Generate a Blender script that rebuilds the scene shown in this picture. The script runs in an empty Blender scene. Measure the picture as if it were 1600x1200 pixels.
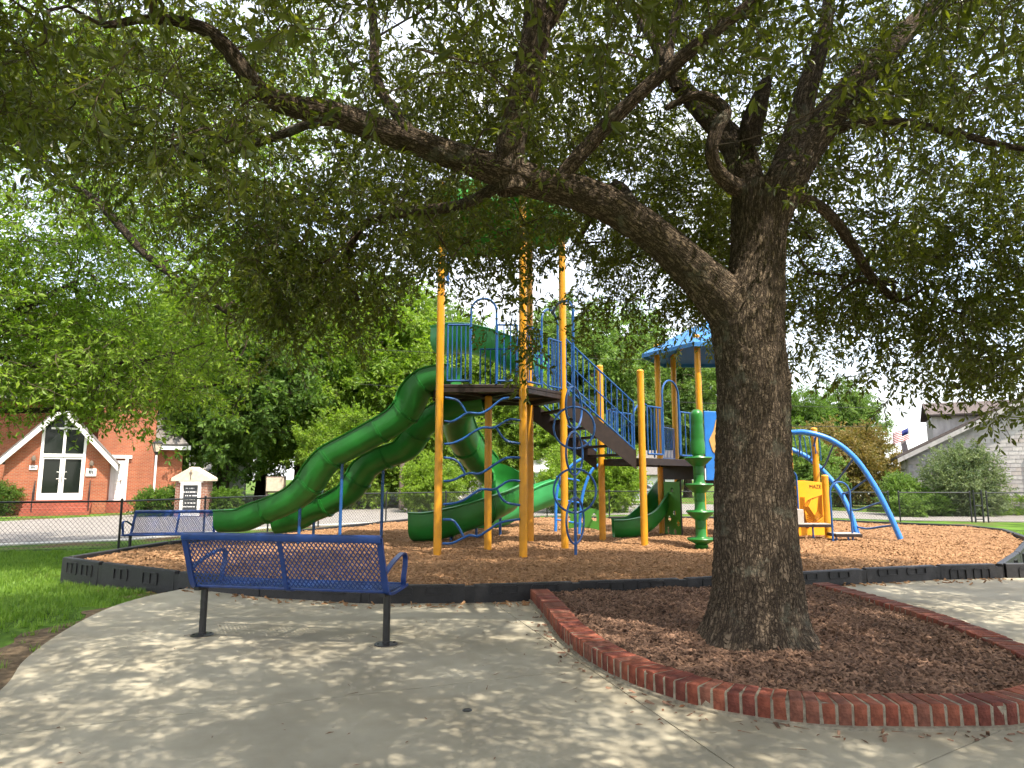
import bpy, bmesh, math, random
import numpy as np
from mathutils import Vector, Matrix, noise as mnoise

random.seed(7); RNG = np.random.default_rng(7)
PI = math.pi
S = bpy.context.scene
COL = S.collection
# ------------------------------------------------------------------ camera, sky, sun, exposure
FPX, TH, EYE = 1063.0, math.atan(148/1063), 1.4
cam = bpy.data.cameras.new('camera'); camo = bpy.data.objects.new('camera', cam); COL.objects.link(camo)
cam.sensor_width = 36; cam.lens = 36*FPX/1600; cam.clip_start = .05; cam.clip_end = 2000
camo.location = (0, 0, EYE); camo.rotation_euler = (PI/2+TH, 0, 0); S.camera = camo
SUN_EL, SUN_AZ = math.radians(60), math.radians(142)      # azimuth clockwise from +Y: behind the camera, to the right
W = bpy.data.worlds.new('World'); S.world = W; W.use_nodes = True
wn, wl = W.node_tree.nodes, W.node_tree.links
bg = wn['Background']; sky = wn.new('ShaderNodeTexSky'); sky.sky_type = 'NISHITA'; sky.sun_disc = False
sky.sun_elevation = SUN_EL; sky.sun_rotation = SUN_AZ; sky.air_density = 1.0; sky.dust_density = 2.0; sky.ozone_density = 1.0
tc = wn.new('ShaderNodeTexCoord'); cn = wn.new('ShaderNodeTexNoise'); cn.inputs['Scale'].default_value = 2.2; cn.inputs['Detail'].default_value = 7
cm = wn.new('ShaderNodeMapping'); cm.inputs['Scale'].default_value = (1, 1, 2.6)
wl.new(tc.outputs['Generated'], cm.inputs[0]); wl.new(cm.outputs[0], cn.inputs['Vector'])
cr = wn.new('ShaderNodeValToRGB'); cr.color_ramp.elements[0].position = .36; cr.color_ramp.elements[1].position = .66
cr.color_ramp.elements[0].color = (.40,)*3+(1,); cr.color_ramp.elements[1].color = (.95,)*3+(1,)
wl.new(cn.outputs['Fac'], cr.inputs[0])
mx = wn.new('ShaderNodeMixRGB'); mx.inputs[2].default_value = (3.5, 3.5, 3.5, 1)
wl.new(cr.outputs[0], mx.inputs[0]); wl.new(sky.outputs[0], mx.inputs[1]); wl.new(mx.outputs[0], bg.inputs['Color'])
bg.inputs['Strength'].default_value = .15
sun = bpy.data.lights.new('sun', 'SUN'); sun.energy = 2.5; sun.angle = math.radians(.53); sun.color = (1, .92, .79)
suno = bpy.data.objects.new('sun', sun); COL.objects.link(suno)
sd = Vector((math.sin(SUN_AZ)*math.cos(SUN_EL), math.cos(SUN_AZ)*math.cos(SUN_EL), math.sin(SUN_EL)))
suno.rotation_euler = (-sd).to_track_quat('-Z', 'Y').to_euler(); suno.location = sd*60
vs = S.view_settings; vs.view_transform = 'Standard'; vs.look = 'None'; vs.exposure = 2.0; vs.gamma = 1; vs.use_curve_mapping = False
S.render.engine = 'CYCLES'
cy = S.cycles; cy.max_bounces = 4; cy.diffuse_bounces = 3; cy.glossy_bounces = 2; cy.transmission_bounces = 4; cy.transparent_max_bounces = 6
cy.use_adaptive_sampling = True; cy.adaptive_threshold = .03; cy.use_denoising = True; cy.sample_clamp_indirect = 6; cy.caustics_reflective = False; cy.caustics_refractive = False

# ------------------------------------------------------------------ survey helpers: a sighted point -> a place
cT, sT = math.cos(TH), math.sin(TH)
def ray(u, v):
    x, y = (u-800)/FPX, (600-v)/FPX
    return x, cT-y*sT, sT+y*cT
def gnd(u, v, z=0.0):
    a, b, e = ray(u, v); t = (z-EYE)/e
    return Vector((a*t, b*t, z))
def at(u, v, d):
    a, b, e = ray(u, v); t = d/b
    return Vector((a*t, d, EYE+e*t))

# ------------------------------------------------------------------ mesh helpers
def V(*a): return Vector(a)
def lerp(a, b, t): return a+(b-a)*t
def smooth(t): t = min(1, max(0, t)); return t*t*(3-2*t)
def spline(pts, n=6):
    P = [Vector(p) for p in pts]; P = [P[0]*2-P[1]]+P+[P[-1]*2-P[-2]]; out = []
    for i in range(1, len(P)-2):
        for k in range(n):
            t = k/n; a, b, c, d = P[i-1:i+3]
            out.append(.5*((2*b)+(c-a)*t+(2*a-5*b+4*c-d)*t*t+(3*b-a-3*c+d)*t**3))
    out.append(P[-2].copy()); return out
def interp(vals, n):
    out = []
    for i in range(len(vals)-1):
        for k in range(n): out.append(lerp(vals[i], vals[i+1], k/n))
    out.append(vals[-1]); return out

class MB:
    def __init__(s): s.v = []; s.f = []; s.uv = {}
    def add(s, vs, fs):
        o = len(s.v); s.v += [Vector(p) for p in vs]; s.f += [tuple(i+o for i in f) for f in fs]; return o
    def box(s, c, sz, R=None):
        c = Vector(c); h = Vector(sz)*.5; vs = []
        for x in (-1, 1):
            for y in (-1, 1):
                for z in (-1, 1):
                    p = V(x*h.x, y*h.y, z*h.z); vs.append(c+(R @ p if R else p))
        s.add(vs, [(0,1,3,2),(4,6,7,5),(0,4,5,1),(2,3,7,6),(0,2,6,4),(1,5,7,3)]); return s
    def beam(s, a, b, w, h, up=V(0,0,1)):
        a, b = Vector(a), Vector(b); t = (b-a); L = t.length; t.normalize()
        sd = t.cross(up)
        if sd.length < 1e-4: sd = t.cross(V(0,1,0))
        sd.normalize(); u = sd.cross(t)
        return s.box((a+b)/2, (L, w, h), Matrix((t, sd, u)).transposed())
    def tube(s, pts, r, n=8, cap=True, closed=False, uvs=False):
        pts = [Vector(p) for p in pts]; m = len(pts); rs = r if isinstance(r, (list, tuple)) else [r]*m
        t0 = (pts[1]-pts[0]).normalized(); ref = V(0,0,1) if abs(t0.z) < .9 else V(1,0,0)
        nrm = (ref-t0*ref.dot(t0)).normalized(); vs = []
        for i, p in enumerate(pts):
            if closed: t = pts[(i+1) % m]-pts[i-1]
            else: t = pts[min(i+1, m-1)]-pts[max(i-1, 0)]
            t.normalize(); nrm = (nrm-t*nrm.dot(t))
            nrm.normalize(); b = t.cross(nrm)
            for k in range(n):
                a = 2*PI*k/n; vs.append(p+(nrm*math.cos(a)+b*math.sin(a))*rs[i])
        fs = []
        for i in range(m if closed else m-1):
            j = (i+1) % m
            for k in range(n):
                l = (k+1) % n; fs.append((i*n+k, i*n+l, j*n+l, j*n+k))
        if cap and not closed: fs += [tuple(range(n-1, -1, -1)), tuple(range((m-1)*n, m*n))]
        s.add(vs, fs); return s
    def lathe(s, prof, c=(0,0,0), n=20, cap=True):
        c = Vector(c); vs = []; m = len(prof)
        for r, z in prof:
            for k in range(n): vs.append(c+V(r*math.cos(2*PI*k/n), r*math.sin(2*PI*k/n), z))
        fs = [(i*n+k, i*n+(k+1) % n, (i+1)*n+(k+1) % n, (i+1)*n+k) for i in range(m-1) for k in range(n)]
        if cap: fs += [tuple(range(n-1, -1, -1)), tuple(range((m-1)*n, m*n))]
        s.add(vs, fs); return s
    def prism(s, poly, z0, z1):
        n = len(poly); vs = [V(p[0], p[1], z0) for p in poly]+[V(p[0], p[1], z1) for p in poly]
        a = sum(poly[i][0]*poly[(i+1) % n][1]-poly[(i+1) % n][0]*poly[i][1] for i in range(n))
        fs = [tuple(range(n-1, -1, -1)), tuple(range(n, 2*n))]+[(i, (i+1) % n, n+(i+1) % n, n+i) for i in range(n)]
        if a < 0: fs = [tuple(reversed(f)) for f in fs]
        s.add(vs, fs); return s
    def plate(s, poly, th):                      # a flat polygon in space given thickness
        P = [Vector(p) for p in poly]; nn = V(0,0,0); n = len(P)
        for i in range(n): nn += P[i].cross(P[(i+1) % n])
        nn.normalize(); vs = P+[p+nn*th for p in P]
        s.add(vs, [tuple(range(n-1, -1, -1)), tuple(range(n, 2*n))]+[(i, (i+1) % n, n+(i+1) % n, n+i) for i in range(n)]); return s
    def sweep(s, pts, prof, cap=True, side0=None):   # open/closed profile (side, up) swept with level sides
        pts = [Vector(p) for p in pts]; m = len(pts); n = len(prof); vs = []
        for i, p in enumerate(pts):
            t = (pts[min(i+1, m-1)]-pts[max(i-1, 0)]).normalized(); sd_ = t.cross(V(0,0,1)).normalized(); u = sd_.cross(t)
            for a, b in prof: vs.append(p+sd_*a+u*b)
        fs = [(i*n+k, i*n+(k+1) % n, (i+1)*n+(k+1) % n, (i+1)*n+k) for i in range(m-1) for k in range(n)]
        if cap: fs += [tuple(range(n-1, -1, -1)), tuple(range((m-1)*n, m*n))]
        s.add(vs, fs); return s
    def build(s, name, mat, parent=None, sm=40, bevel=0, kind=None, label=None):
        off = ROOT(parent); me = bpy.data.meshes.new(name)
        me.from_pydata([tuple(p-off) for p in s.v], [], s.f); me.update()
        bm = bmesh.new(); bm.from_mesh(me); bmesh.ops.recalc_face_normals(bm, faces=bm.faces); bm.to_mesh(me); bm.free()
        o = bpy.data.objects.new(name, me); COL.objects.link(o)
        for q in (mat if isinstance(mat, list) else [mat]): me.materials.append(q)
        if parent: o.parent = parent
        if sm: me.shade_smooth(); me.set_sharp_from_angle(angle=math.radians(sm))
        if bevel:
            md = o.modifiers.new('bevel', 'BEVEL'); md.width = bevel; md.segments = 2; md.limit_method = 'ANGLE'
        if kind: o['kind'] = kind
        if label: o['label'] = label
        return o
def ROOT(p):
    if p is None: return V(0,0,0)
    while p.parent: p = p.parent
    return Vector(p['base']) if 'base' in p else V(0,0,0)
def thing(name, loc, label, cat, group=None):
    o = bpy.data.objects.new(name, None); COL.objects.link(o); o.empty_display_size = .2
    o.location = loc; o['base'] = tuple(loc); return tag(o, label, cat, group)
def tag(o, label, cat, group=None):
    o['label'] = label; o['category'] = cat
    if group: o['group'] = group
    return o
def struct(o): o['kind'] = 'structure'; return o
def copy_tree(o, parent=None):
    c = o.copy(); COL.objects.link(c); c.parent = parent
    for ch in list(o.children): copy_tree(ch, c)
    return c

# ------------------------------------------------------------------ materials
def mat(name, col, rough=.6, spec=.5, metal=0, noise=0, nscale=20, bump=0, bscale=60, col2=None, coat=0, coords='Object', stretch=None, detail=5, transl=0):
    m = bpy.data.materials.new(name); m.use_nodes = True; n, l = m.node_tree.nodes, m.node_tree.links
    p = n['Principled BSDF']; p.inputs['Roughness'].default_value = rough; p.inputs['Metallic'].default_value = metal
    p.inputs['Specular IOR Level'].default_value = spec; p.inputs['Coat Weight'].default_value = coat
    p.inputs['Base Color'].default_value = (*col, 1)
    tcn = n.new('ShaderNodeTexCoord'); mp = n.new('ShaderNodeMapping'); l.new(tcn.outputs[coords], mp.inputs[0])
    if stretch: mp.inputs['Scale'].default_value = stretch
    if noise or col2:
        t = n.new('ShaderNodeTexNoise'); t.inputs['Scale'].default_value = nscale; t.inputs['Detail'].default_value = detail; l.new(mp.outputs[0], t.inputs['Vector'])
        r = n.new('ShaderNodeValToRGB'); r.color_ramp.elements[0].position = .32; r.color_ramp.elements[1].position = .68
        a = tuple(c*(1-noise) for c in col); b = col2 if col2 else tuple(min(1, c*(1+noise)) for c in col)
        r.color_ramp.elements[0].color = (*a, 1); r.color_ramp.elements[1].color = (*b, 1)
        l.new(t.outputs['Fac'], r.inputs[0]); l.new(r.outputs[0], p.inputs['Base Color'])
    if bump:
        t2 = n.new('ShaderNodeTexNoise'); t2.inputs['Scale'].default_value = bscale; t2.inputs['Detail'].default_value = 6; l.new(mp.outputs[0], t2.inputs['Vector'])
        b = n.new('ShaderNodeBump'); b.inputs['Strength'].default_value = bump; b.inputs['Distance'].default_value = .02
        l.new(t2.outputs['Fac'], b.inputs['Height']); l.new(b.outputs[0], p.inputs['Normal'])
    if transl:
        tr = n.new('ShaderNodeBsdfTranslucent'); tr.inputs[0].default_value = (*[min(1, c*1.6) for c in col], 1); ms = n.new('ShaderNodeMixShader'); ms.inputs[0].default_value = transl
        l.new(p.outputs[0], ms.inputs[1]); l.new(tr.outputs[0], ms.inputs[2]); l.new(ms.outputs[0], n['Material Output'].inputs[0])
    return m
def leaf_mat(name, a, b, tr, back=.35, rough=.42, spec=.5):
    m = bpy.data.materials.new(name); m.use_nodes = True; n, l = m.node_tree.nodes, m.node_tree.links
    p = n['Principled BSDF']; p.inputs['Roughness'].default_value = rough; p.inputs['Specular IOR Level'].default_value = spec
    at_ = n.new('ShaderNodeAttribute'); at_.attribute_name = 'tint'
    oi = n.new('ShaderNodeObjectInfo'); ad = n.new('ShaderNodeMath'); ad.operation = 'MULTIPLY_ADD'; ad.inputs[1].default_value = .45
    ad2 = n.new('ShaderNodeMath'); ad2.operation = 'MULTIPLY'; ad2.inputs[1].default_value = .6
    l.new(at_.outputs['Fac'], ad2.inputs[0]); l.new(oi.outputs['Random'], ad.inputs[0]); l.new(ad2.outputs[0], ad.inputs[2])
    r = n.new('ShaderNodeValToRGB'); r.color_ramp.elements[0].color = (*a, 1); r.color_ramp.elements[1].color = (*b, 1); l.new(ad.outputs[0], r.inputs[0])
    l.new(r.outputs[0], p.inputs['Base Color'])
    tn = n.new('ShaderNodeBsdfTranslucent'); mm = n.new('ShaderNodeMixRGB'); mm.blend_type = 'MULTIPLY'; mm.inputs[0].default_value = 1; mm.inputs[2].default_value = (*tr, 1)
    l.new(r.outputs[0], mm.inputs[1]); l.new(mm.outputs[0], tn.inputs[0])
    ms = n.new('ShaderNodeMixShader'); ms.inputs[0].default_value = back
    l.new(p.outputs[0], ms.inputs[1]); l.new(tn.outputs[0], ms.inputs[2]); l.new(ms.outputs[0], n['Material Output'].inputs[0])
    return m
def brick_mat(name, c1, c2, mortar, scale, bw=.2, bh=.067, ms=.012, offs=.5, bump=.5, coords='Object', rot=None):
    m = mat(name, c1, .85, .25); n, l = m.node_tree.nodes, m.node_tree.links; p = n['Principled BSDF']
    t = n.new('ShaderNodeTexBrick'); t.inputs['Scale'].default_value = scale; t.inputs['Brick Width'].default_value = bw; t.inputs['Row Height'].default_value = bh
    t.inputs['Mortar Size'].default_value = ms; t.inputs['Color1'].default_value = (*c1, 1); t.inputs['Color2'].default_value = (*c2, 1); t.inputs['Mortar'].default_value = (*mortar, 1)
    t.offset = offs; t.inputs['Bias'].default_value = -.1
    g = n.new('ShaderNodeTexCoord'); sx = n.new('ShaderNodeSeparateXYZ'); l.new(g.outputs['Object'], sx.inputs[0])
    ad = n.new('ShaderNodeMath'); l.new(sx.outputs[0], ad.inputs[0]); l.new(sx.outputs[1], ad.inputs[1])
    cx = n.new('ShaderNodeCombineXYZ'); l.new(ad.outputs[0], cx.inputs[0]); l.new(sx.outputs[2], cx.inputs[1]); l.new(cx.outputs[0], t.inputs['Vector'])
    ns = n.new('ShaderNodeTexNoise'); ns.inputs['Scale'].default_value = 1.1; ns.inputs['Detail'].default_value = 6; l.new(g.outputs['Object'], ns.inputs['Vector'])
    mr = n.new('ShaderNodeMapRange'); mr.inputs[1].default_value = .3; mr.inputs[2].default_value = .7; mr.inputs[3].default_value = .78; mr.inputs[4].default_value = 1.15; l.new(ns.outputs['Fac'], mr.inputs[0])
    mu = n.new('ShaderNodeMixRGB'); mu.blend_type = 'MULTIPLY'; mu.inputs[0].default_value = 1; l.new(t.outputs['Color'], mu.inputs[1]); l.new(mr.outputs[0], mu.inputs[2])
    l.new(mu.outputs[0], p.inputs['Base Color'])
    b = n.new('ShaderNodeBump'); b.inputs['Strength'].default_value = bump; b.inputs['Distance'].default_value = .01; b.invert = True
    l.new(t.outputs['Fac'], b.inputs['Height']); l.new(b.outputs[0], p.inputs['Normal']); return m
def bark_mat(name, dark, light, lichen, sc=1.0):
    m = mat(name, dark, .95, .15); n, l = m.node_tree.nodes, m.node_tree.links; p = n['Principled BSDF']
    uv = n.new('ShaderNodeUVMap'); uv.uv_map = 'UVMap'
    def cracks(sx, sy, gain, off, det=3):
        mp_ = n.new('ShaderNodeMapping'); mp_.inputs['Scale'].default_value = (sx*sc, sy*sc, 1); mp_.inputs['Location'].default_value = (off, off*.6, 0); l.new(uv.outputs[0], mp_.inputs[0])
        t = n.new('ShaderNodeTexNoise'); t.inputs['Scale'].default_value = 1; t.inputs['Detail'].default_value = det; t.inputs['Roughness'].default_value = .5; t.inputs['Distortion'].default_value = .5; l.new(mp_.outputs[0], t.inputs['Vector'])
        s1 = n.new('ShaderNodeMath'); s1.operation = 'SUBTRACT'; s1.inputs[1].default_value = .5; l.new(t.outputs['Fac'], s1.inputs[0])
        s2 = n.new('ShaderNodeMath'); s2.operation = 'ABSOLUTE'; l.new(s1.outputs[0], s2.inputs[0])
        s3 = n.new('ShaderNodeMath'); s3.operation = 'MULTIPLY'; s3.inputs[1].default_value = gain; s3.use_clamp = True; l.new(s2.outputs[0], s3.inputs[0]); return s3.outputs[0]
    def low(a, b): m_ = n.new('ShaderNodeMath'); m_.operation = 'SMOOTH_MIN'; m_.inputs[2].default_value = .25; l.new(a, m_.inputs[0]); l.new(b, m_.inputs[1]); return m_.outputs[0]
    hc = low(low(cracks(34, 6.5, 9, 0), cracks(30, 5.5, 9, 7.3)), cracks(20, 24, 13, 3.1))
    mp = n.new('ShaderNodeMapping'); mp.inputs['Scale'].default_value = (1*sc, .45*sc, 1); l.new(uv.outputs[0], mp.inputs[0])
    r = n.new('ShaderNodeValToRGB'); r.color_ramp.elements[0].position = .02; r.color_ramp.elements[1].position = .62; l.new(hc, r.inputs[0])
    fn = n.new('ShaderNodeTexNoise'); fn.inputs['Scale'].default_value = 75; fn.inputs['Detail'].default_value = 9; fn.inputs['Roughness'].default_value = .75; l.new(mp.outputs[0], fn.inputs['Vector'])
    c1 = n.new('ShaderNodeMixRGB'); c1.inputs[1].default_value = (*dark, 1); c1.inputs[2].default_value = (*light, 1)
    mf = n.new('ShaderNodeMath'); mf.operation = 'MULTIPLY'; l.new(r.outputs[0], mf.inputs[0]); l.new(fn.outputs['Fac'], mf.inputs[1]); 
    m2 = n.new('ShaderNodeMath'); m2.operation = 'MULTIPLY'; m2.inputs[1].default_value = 1.9; m2.use_clamp = True; l.new(mf.outputs[0], m2.inputs[0]); l.new(m2.outputs[0], c1.inputs[0])
    g = n.new('ShaderNodeTexCoord'); ln = n.new('ShaderNodeTexNoise'); ln.inputs['Scale'].default_value = 3.2; ln.inputs['Detail'].default_value = 8; ln.inputs['Roughness'].default_value = .7; l.new(g.outputs['Object'], ln.inputs['Vector'])
    lr = n.new('ShaderNodeValToRGB'); lr.color_ramp.elements[0].position = .56; lr.color_ramp.elements[1].position = .68; lr.color_ramp.elements[1].color = (.75,)*3+(1,); l.new(ln.outputs['Fac'], lr.inputs[0])
    c2 = n.new('ShaderNodeMixRGB'); c2.inputs[2].default_value = (*lichen, 1); l.new(lr.outputs[0], c2.inputs[0]); l.new(c1.outputs[0], c2.inputs[1]); l.new(c2.outputs[0], p.inputs['Base Color'])
    hs = n.new('ShaderNodeMath'); hs.operation = 'MULTIPLY_ADD'; hs.inputs[1].default_value = .9; l.new(fn.outputs['Fac'], hs.inputs[0]); l.new(r.outputs[0], hs.inputs[2])
    b = n.new('ShaderNodeBump'); b.inputs['Strength'].default_value = 1; b.inputs['Distance'].default_value = .02; l.new(hs.outputs[0], b.inputs['Height']); l.new(b.outputs[0], p.inputs['Normal'])
    return m

M = {}
M['yellow'] = mat('yellow_paint', (.60, .265, .009), .38, .5, noise=.10, nscale=5)
M['blue'] = mat('blue_paint', (.012, .078, .255), .35, .5, noise=.12, nscale=6)
M['lightblue'] = mat('light_blue_paint', (.03, .19, .62), .35, .5, noise=.08, nscale=6)
M['benchblue'] = mat('blue_plastisol', (.008, .036, .165), .38, .5, noise=.15, nscale=9)
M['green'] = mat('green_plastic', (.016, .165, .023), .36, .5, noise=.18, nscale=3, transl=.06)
M['sunlitgreen'] = mat('sunlit_green_plastic', (.05, .35, .11), .38, .5, noise=.10, nscale=3, transl=.12)  # the slide green made paler, putting sunlight into the colour
M['roofgreen'] = mat('leaf_green_plastic', (.03, .22, .02), .45, .4, noise=.15, nscale=4, transl=.3)
M['roofblue'] = mat('blue_roof_plastic', (.03, .17, .42), .5, .4, noise=.1, nscale=3, transl=.1)
M['deck'] = mat('brown_deck_coating', (.022, .0125, .010), .5, .4, noise=.25, nscale=12)
M['tan'] = mat('tan_plastic', (.62, .36, .12), .5, .4, noise=.1, nscale=8)
M['maze'] = mat('orange_panel', (.80, .33, .01), .45, .4, noise=.06, nscale=4)
M['groove'] = mat('maze_line', (.30, .10, .004), .5, .3)
M['olive'] = mat('green_panel', (.07, .24, .03), .45, .4, noise=.08, nscale=4)
M['greystep'] = mat('grey_step', (.42, .38, .34), .6, .4, noise=.1)
M['black'] = mat('black_metal', (.012, .012, .013), .42, .5)
M['blackplastic'] = mat('black_recycled_plastic', (.014, .013, .014), .52, .4, noise=.35, nscale=30, bump=.25, bscale=90)
M['concrete'] = mat('concrete', (.42, .385, .305), .9, .2, noise=.16, nscale=1.3, bump=.12, bscale=160, detail=9)
M['mortar'] = mat('mortar', (.25, .22, .165), .95, .1, noise=.3, nscale=25, bump=.5, bscale=90)
M['brick'] = [mat('red_brick', c, .88, .2, noise=.42, nscale=14, bump=.6, bscale=60, detail=8) for c in ((.20,.058,.036),(.23,.074,.044),(.15,.046,.033),(.19,.075,.050))]
M['mulch'] = mat('mulch', (.045, .025, .017), .95, .1, noise=.5, nscale=45, bump=1, bscale=60, col2=(.15,.082,.052))
M['chipbed'] = mat('wood_chip_bed', (.20, .105, .05), .95, .1, nscale=38, bump=1, bscale=55, noise=.4, col2=(.36,.20,.10))
M['chip'] = leaf_mat('wood_chip', (.17,.085,.04), (.42,.25,.13), (1,1,1), 0, .85, .15)
M['mchip'] = leaf_mat('mulch_chip', (.034,.019,.013), (.32,.19,.125), (1,1,1), 0, .85, .2)
M['lawn'] = mat('lawn', (.050, .105, .012), .95, .1, noise=.4, nscale=1.1, bump=.8, bscale=40, col2=(.115,.21,.028), detail=10)
M['dirt'] = mat('dirt', (.14, .10, .062), .95, .1, noise=.4, nscale=14, bump=.7, bscale=50)
M['blade'] = leaf_mat('grass_blade', (.07,.16,.015), (.23,.34,.05), (1.3,1.5,.6), .35, .5, .3)
M['asphalt'] = mat('asphalt', (.215, .197, .18), .9, .2, noise=.10, nscale=2, bump=.2, bscale=120)
M['walk'] = mat('sidewalk', (.46, .44, .40), .9, .2, noise=.1, nscale=2)
M['oakleaf'] = leaf_mat('oak_leaf', (.042,.060,.010), (.128,.150,.026), (2.0,2.0,.6), .44, .34, .5)
M['limeleaf'] = leaf_mat('sunlit_leaf', (.085,.165,.018), (.25,.35,.042), (1.5,1.6,.6), .45, .5, .35)  # base colour brightened so the foliage looks sunlit
M['darkleaf'] = leaf_mat('deep_green_leaf', (.045,.10,.018), (.14,.23,.038), (1.6,1.7,.6), .42, .5, .3)
M['midleaf'] = leaf_mat('mid_green_leaf', (.07,.14,.03), (.20,.29,.07), (1.5,1.6,.7), .4, .5, .3)
M['rustleaf'] = leaf_mat('rusty_leaf', (.12,.13,.035), (.28,.19,.065), (1.3,1.3,.6), .35, .5, .3)
M['greyleaf'] = leaf_mat('grey_green_leaf', (.08,.13,.06), (.22,.26,.12), (1.3,1.4,.8), .35, .5, .3)
M['bark'] = bark_mat('oak_bark', (.046,.034,.025), (.225,.168,.118), (.20,.20,.15))
M['bark2'] = bark_mat('branch_bark', (.035,.025,.018), (.13,.10,.075), (.19,.19,.15), 2)
M['twig'] = mat('twig', (.075,.055,.038), .9, .2)
M['church'] = brick_mat('church_brick', (.38,.098,.042), (.28,.066,.034), (.32,.18,.11), 1)
M['darkbrick'] = brick_mat('sign_brick', (.27,.09,.055), (.18,.06,.04), (.32,.26,.2), 1)
M['steps'] = brick_mat('step_brick', (.33,.068,.038), (.27,.055,.033), (.28,.12,.08), 1)
M['white'] = mat('white_paint', (.78,.76,.72), .5, .4, noise=.04, nscale=4)
M['shingle'] = mat('roof_shingle', (.17,.155,.145), .9, .2, noise=.3, nscale=7, bump=.5, bscale=30, stretch=(1,1,4))
M['greyroof'] = mat('dark_roof_shingle', (.105,.085,.08), .9, .2, noise=.25, nscale=9, bump=.4, bscale=30)
M['glass'] = mat('dark_glass', (.012,.016,.013), .05, .3)
M['limestone'] = mat('limestone', (.56,.47,.36), .85, .2, noise=.12, nscale=8)
M['board'] = mat('letter_board', (.035,.036,.04), .35, .5)
M['siding'] = [mat('asbestos_shingle', c, .85, .2, noise=.16, nscale=6, bump=.2, bscale=40, stretch=(1,1,.35)) for c in ((.37,.345,.33),(.33,.305,.295),(.40,.375,.355),(.35,.31,.285))]
M['mint'] = mat('mint_siding', (.42,.62,.42), .7, .3, noise=.05)
M['greysiding'] = mat('grey_siding', (.42,.40,.37), .7, .3, noise=.05)
M['metalroof'] = mat('metal_roof', (.50,.50,.48), .45, .5, noise=.08)
M['wire'] = mat('black_vinyl_wire', (.02,.02,.02), .5, .4)
M['pole'] = mat('weathered_pole', (.14,.11,.085), .9, .2, noise=.2)
M['silver'] = mat('silver_paint', (.34,.37,.40), .25, .5, metal=.4)
M['redpaint'] = mat('red_cloth', (.42,.03,.035), .8, .2); M['navy'] = mat('navy_cloth', (.02,.03,.14), .8, .2); M['cloth'] = mat('white_cloth', (.75,.73,.72), .8, .2)
M['rubber'] = mat('rubber', (.012,.012,.012), .7, .3)
M['flower'] = mat('pink_flower', (.5,.09,.08), .7, .2)
M['deadleaf'] = mat('dead_leaf', (.20,.09,.045), .8, .2, noise=.3)
M['lettering'] = mat('black_lettering', (.012,.011,.01), .6, .2)

# ------------------------------------------------------------------ scatter by geometry nodes; all instances belong to the object itself
_groups = {}
def gn_group(nv):
    if nv in _groups: return _groups[nv]
    g = bpy.data.node_groups.new('scatter%d' % nv, 'GeometryNodeTree'); g.is_modifier = True
    g.interface.new_socket('Geometry', in_out='INPUT', socket_type='NodeSocketGeometry'); g.interface.new_socket('Geometry', in_out='OUTPUT', socket_type='NodeSocketGeometry')
    n, l = g.nodes, g.links; gi, go = n.new('NodeGroupInput'), n.new('NodeGroupOutput')
    def attr(nm, ty):
        a = n.new('GeometryNodeInputNamedAttribute'); a.data_type = ty; a.inputs['Name'].default_value = nm; return a.outputs['Attribute']
    var = attr('var', 'INT')
    def sep(k):
        c = n.new('FunctionNodeCompare'); c.data_type = 'INT'; c.operation = 'EQUAL'
        ins = [i for i in c.inputs if i.type == 'INT']; l.new(var, ins[0]); ins[1].default_value = k
        s = n.new('GeometryNodeSeparateGeometry'); s.domain = 'POINT'; l.new(gi.outputs[0], s.inputs['Geometry']); l.new(c.outputs[0], s.inputs['Selection']); return s.outputs['Selection']
    ti = n.new('GeometryNodeGeometryToInstance')
    for k in range(nv): l.new(sep(k), ti.inputs[0])
    ip = n.new('GeometryNodeInstanceOnPoints'); l.new(sep(-1), ip.inputs['Points']); l.new(ti.outputs[0], ip.inputs['Instance'])
    ip.inputs['Pick Instance'].default_value = True; l.new(attr('vi', 'INT'), ip.inputs['Instance Index'])
    e = n.new('FunctionNodeEulerToRotation'); l.new(attr('rot', 'FLOAT_VECTOR'), e.inputs[0]); l.new(e.outputs[0], ip.inputs['Rotation'])
    l.new(attr('scl', 'FLOAT'), ip.inputs['Scale']); l.new(ip.outputs[0], go.inputs[0]); _groups[nv] = g; return g
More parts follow.
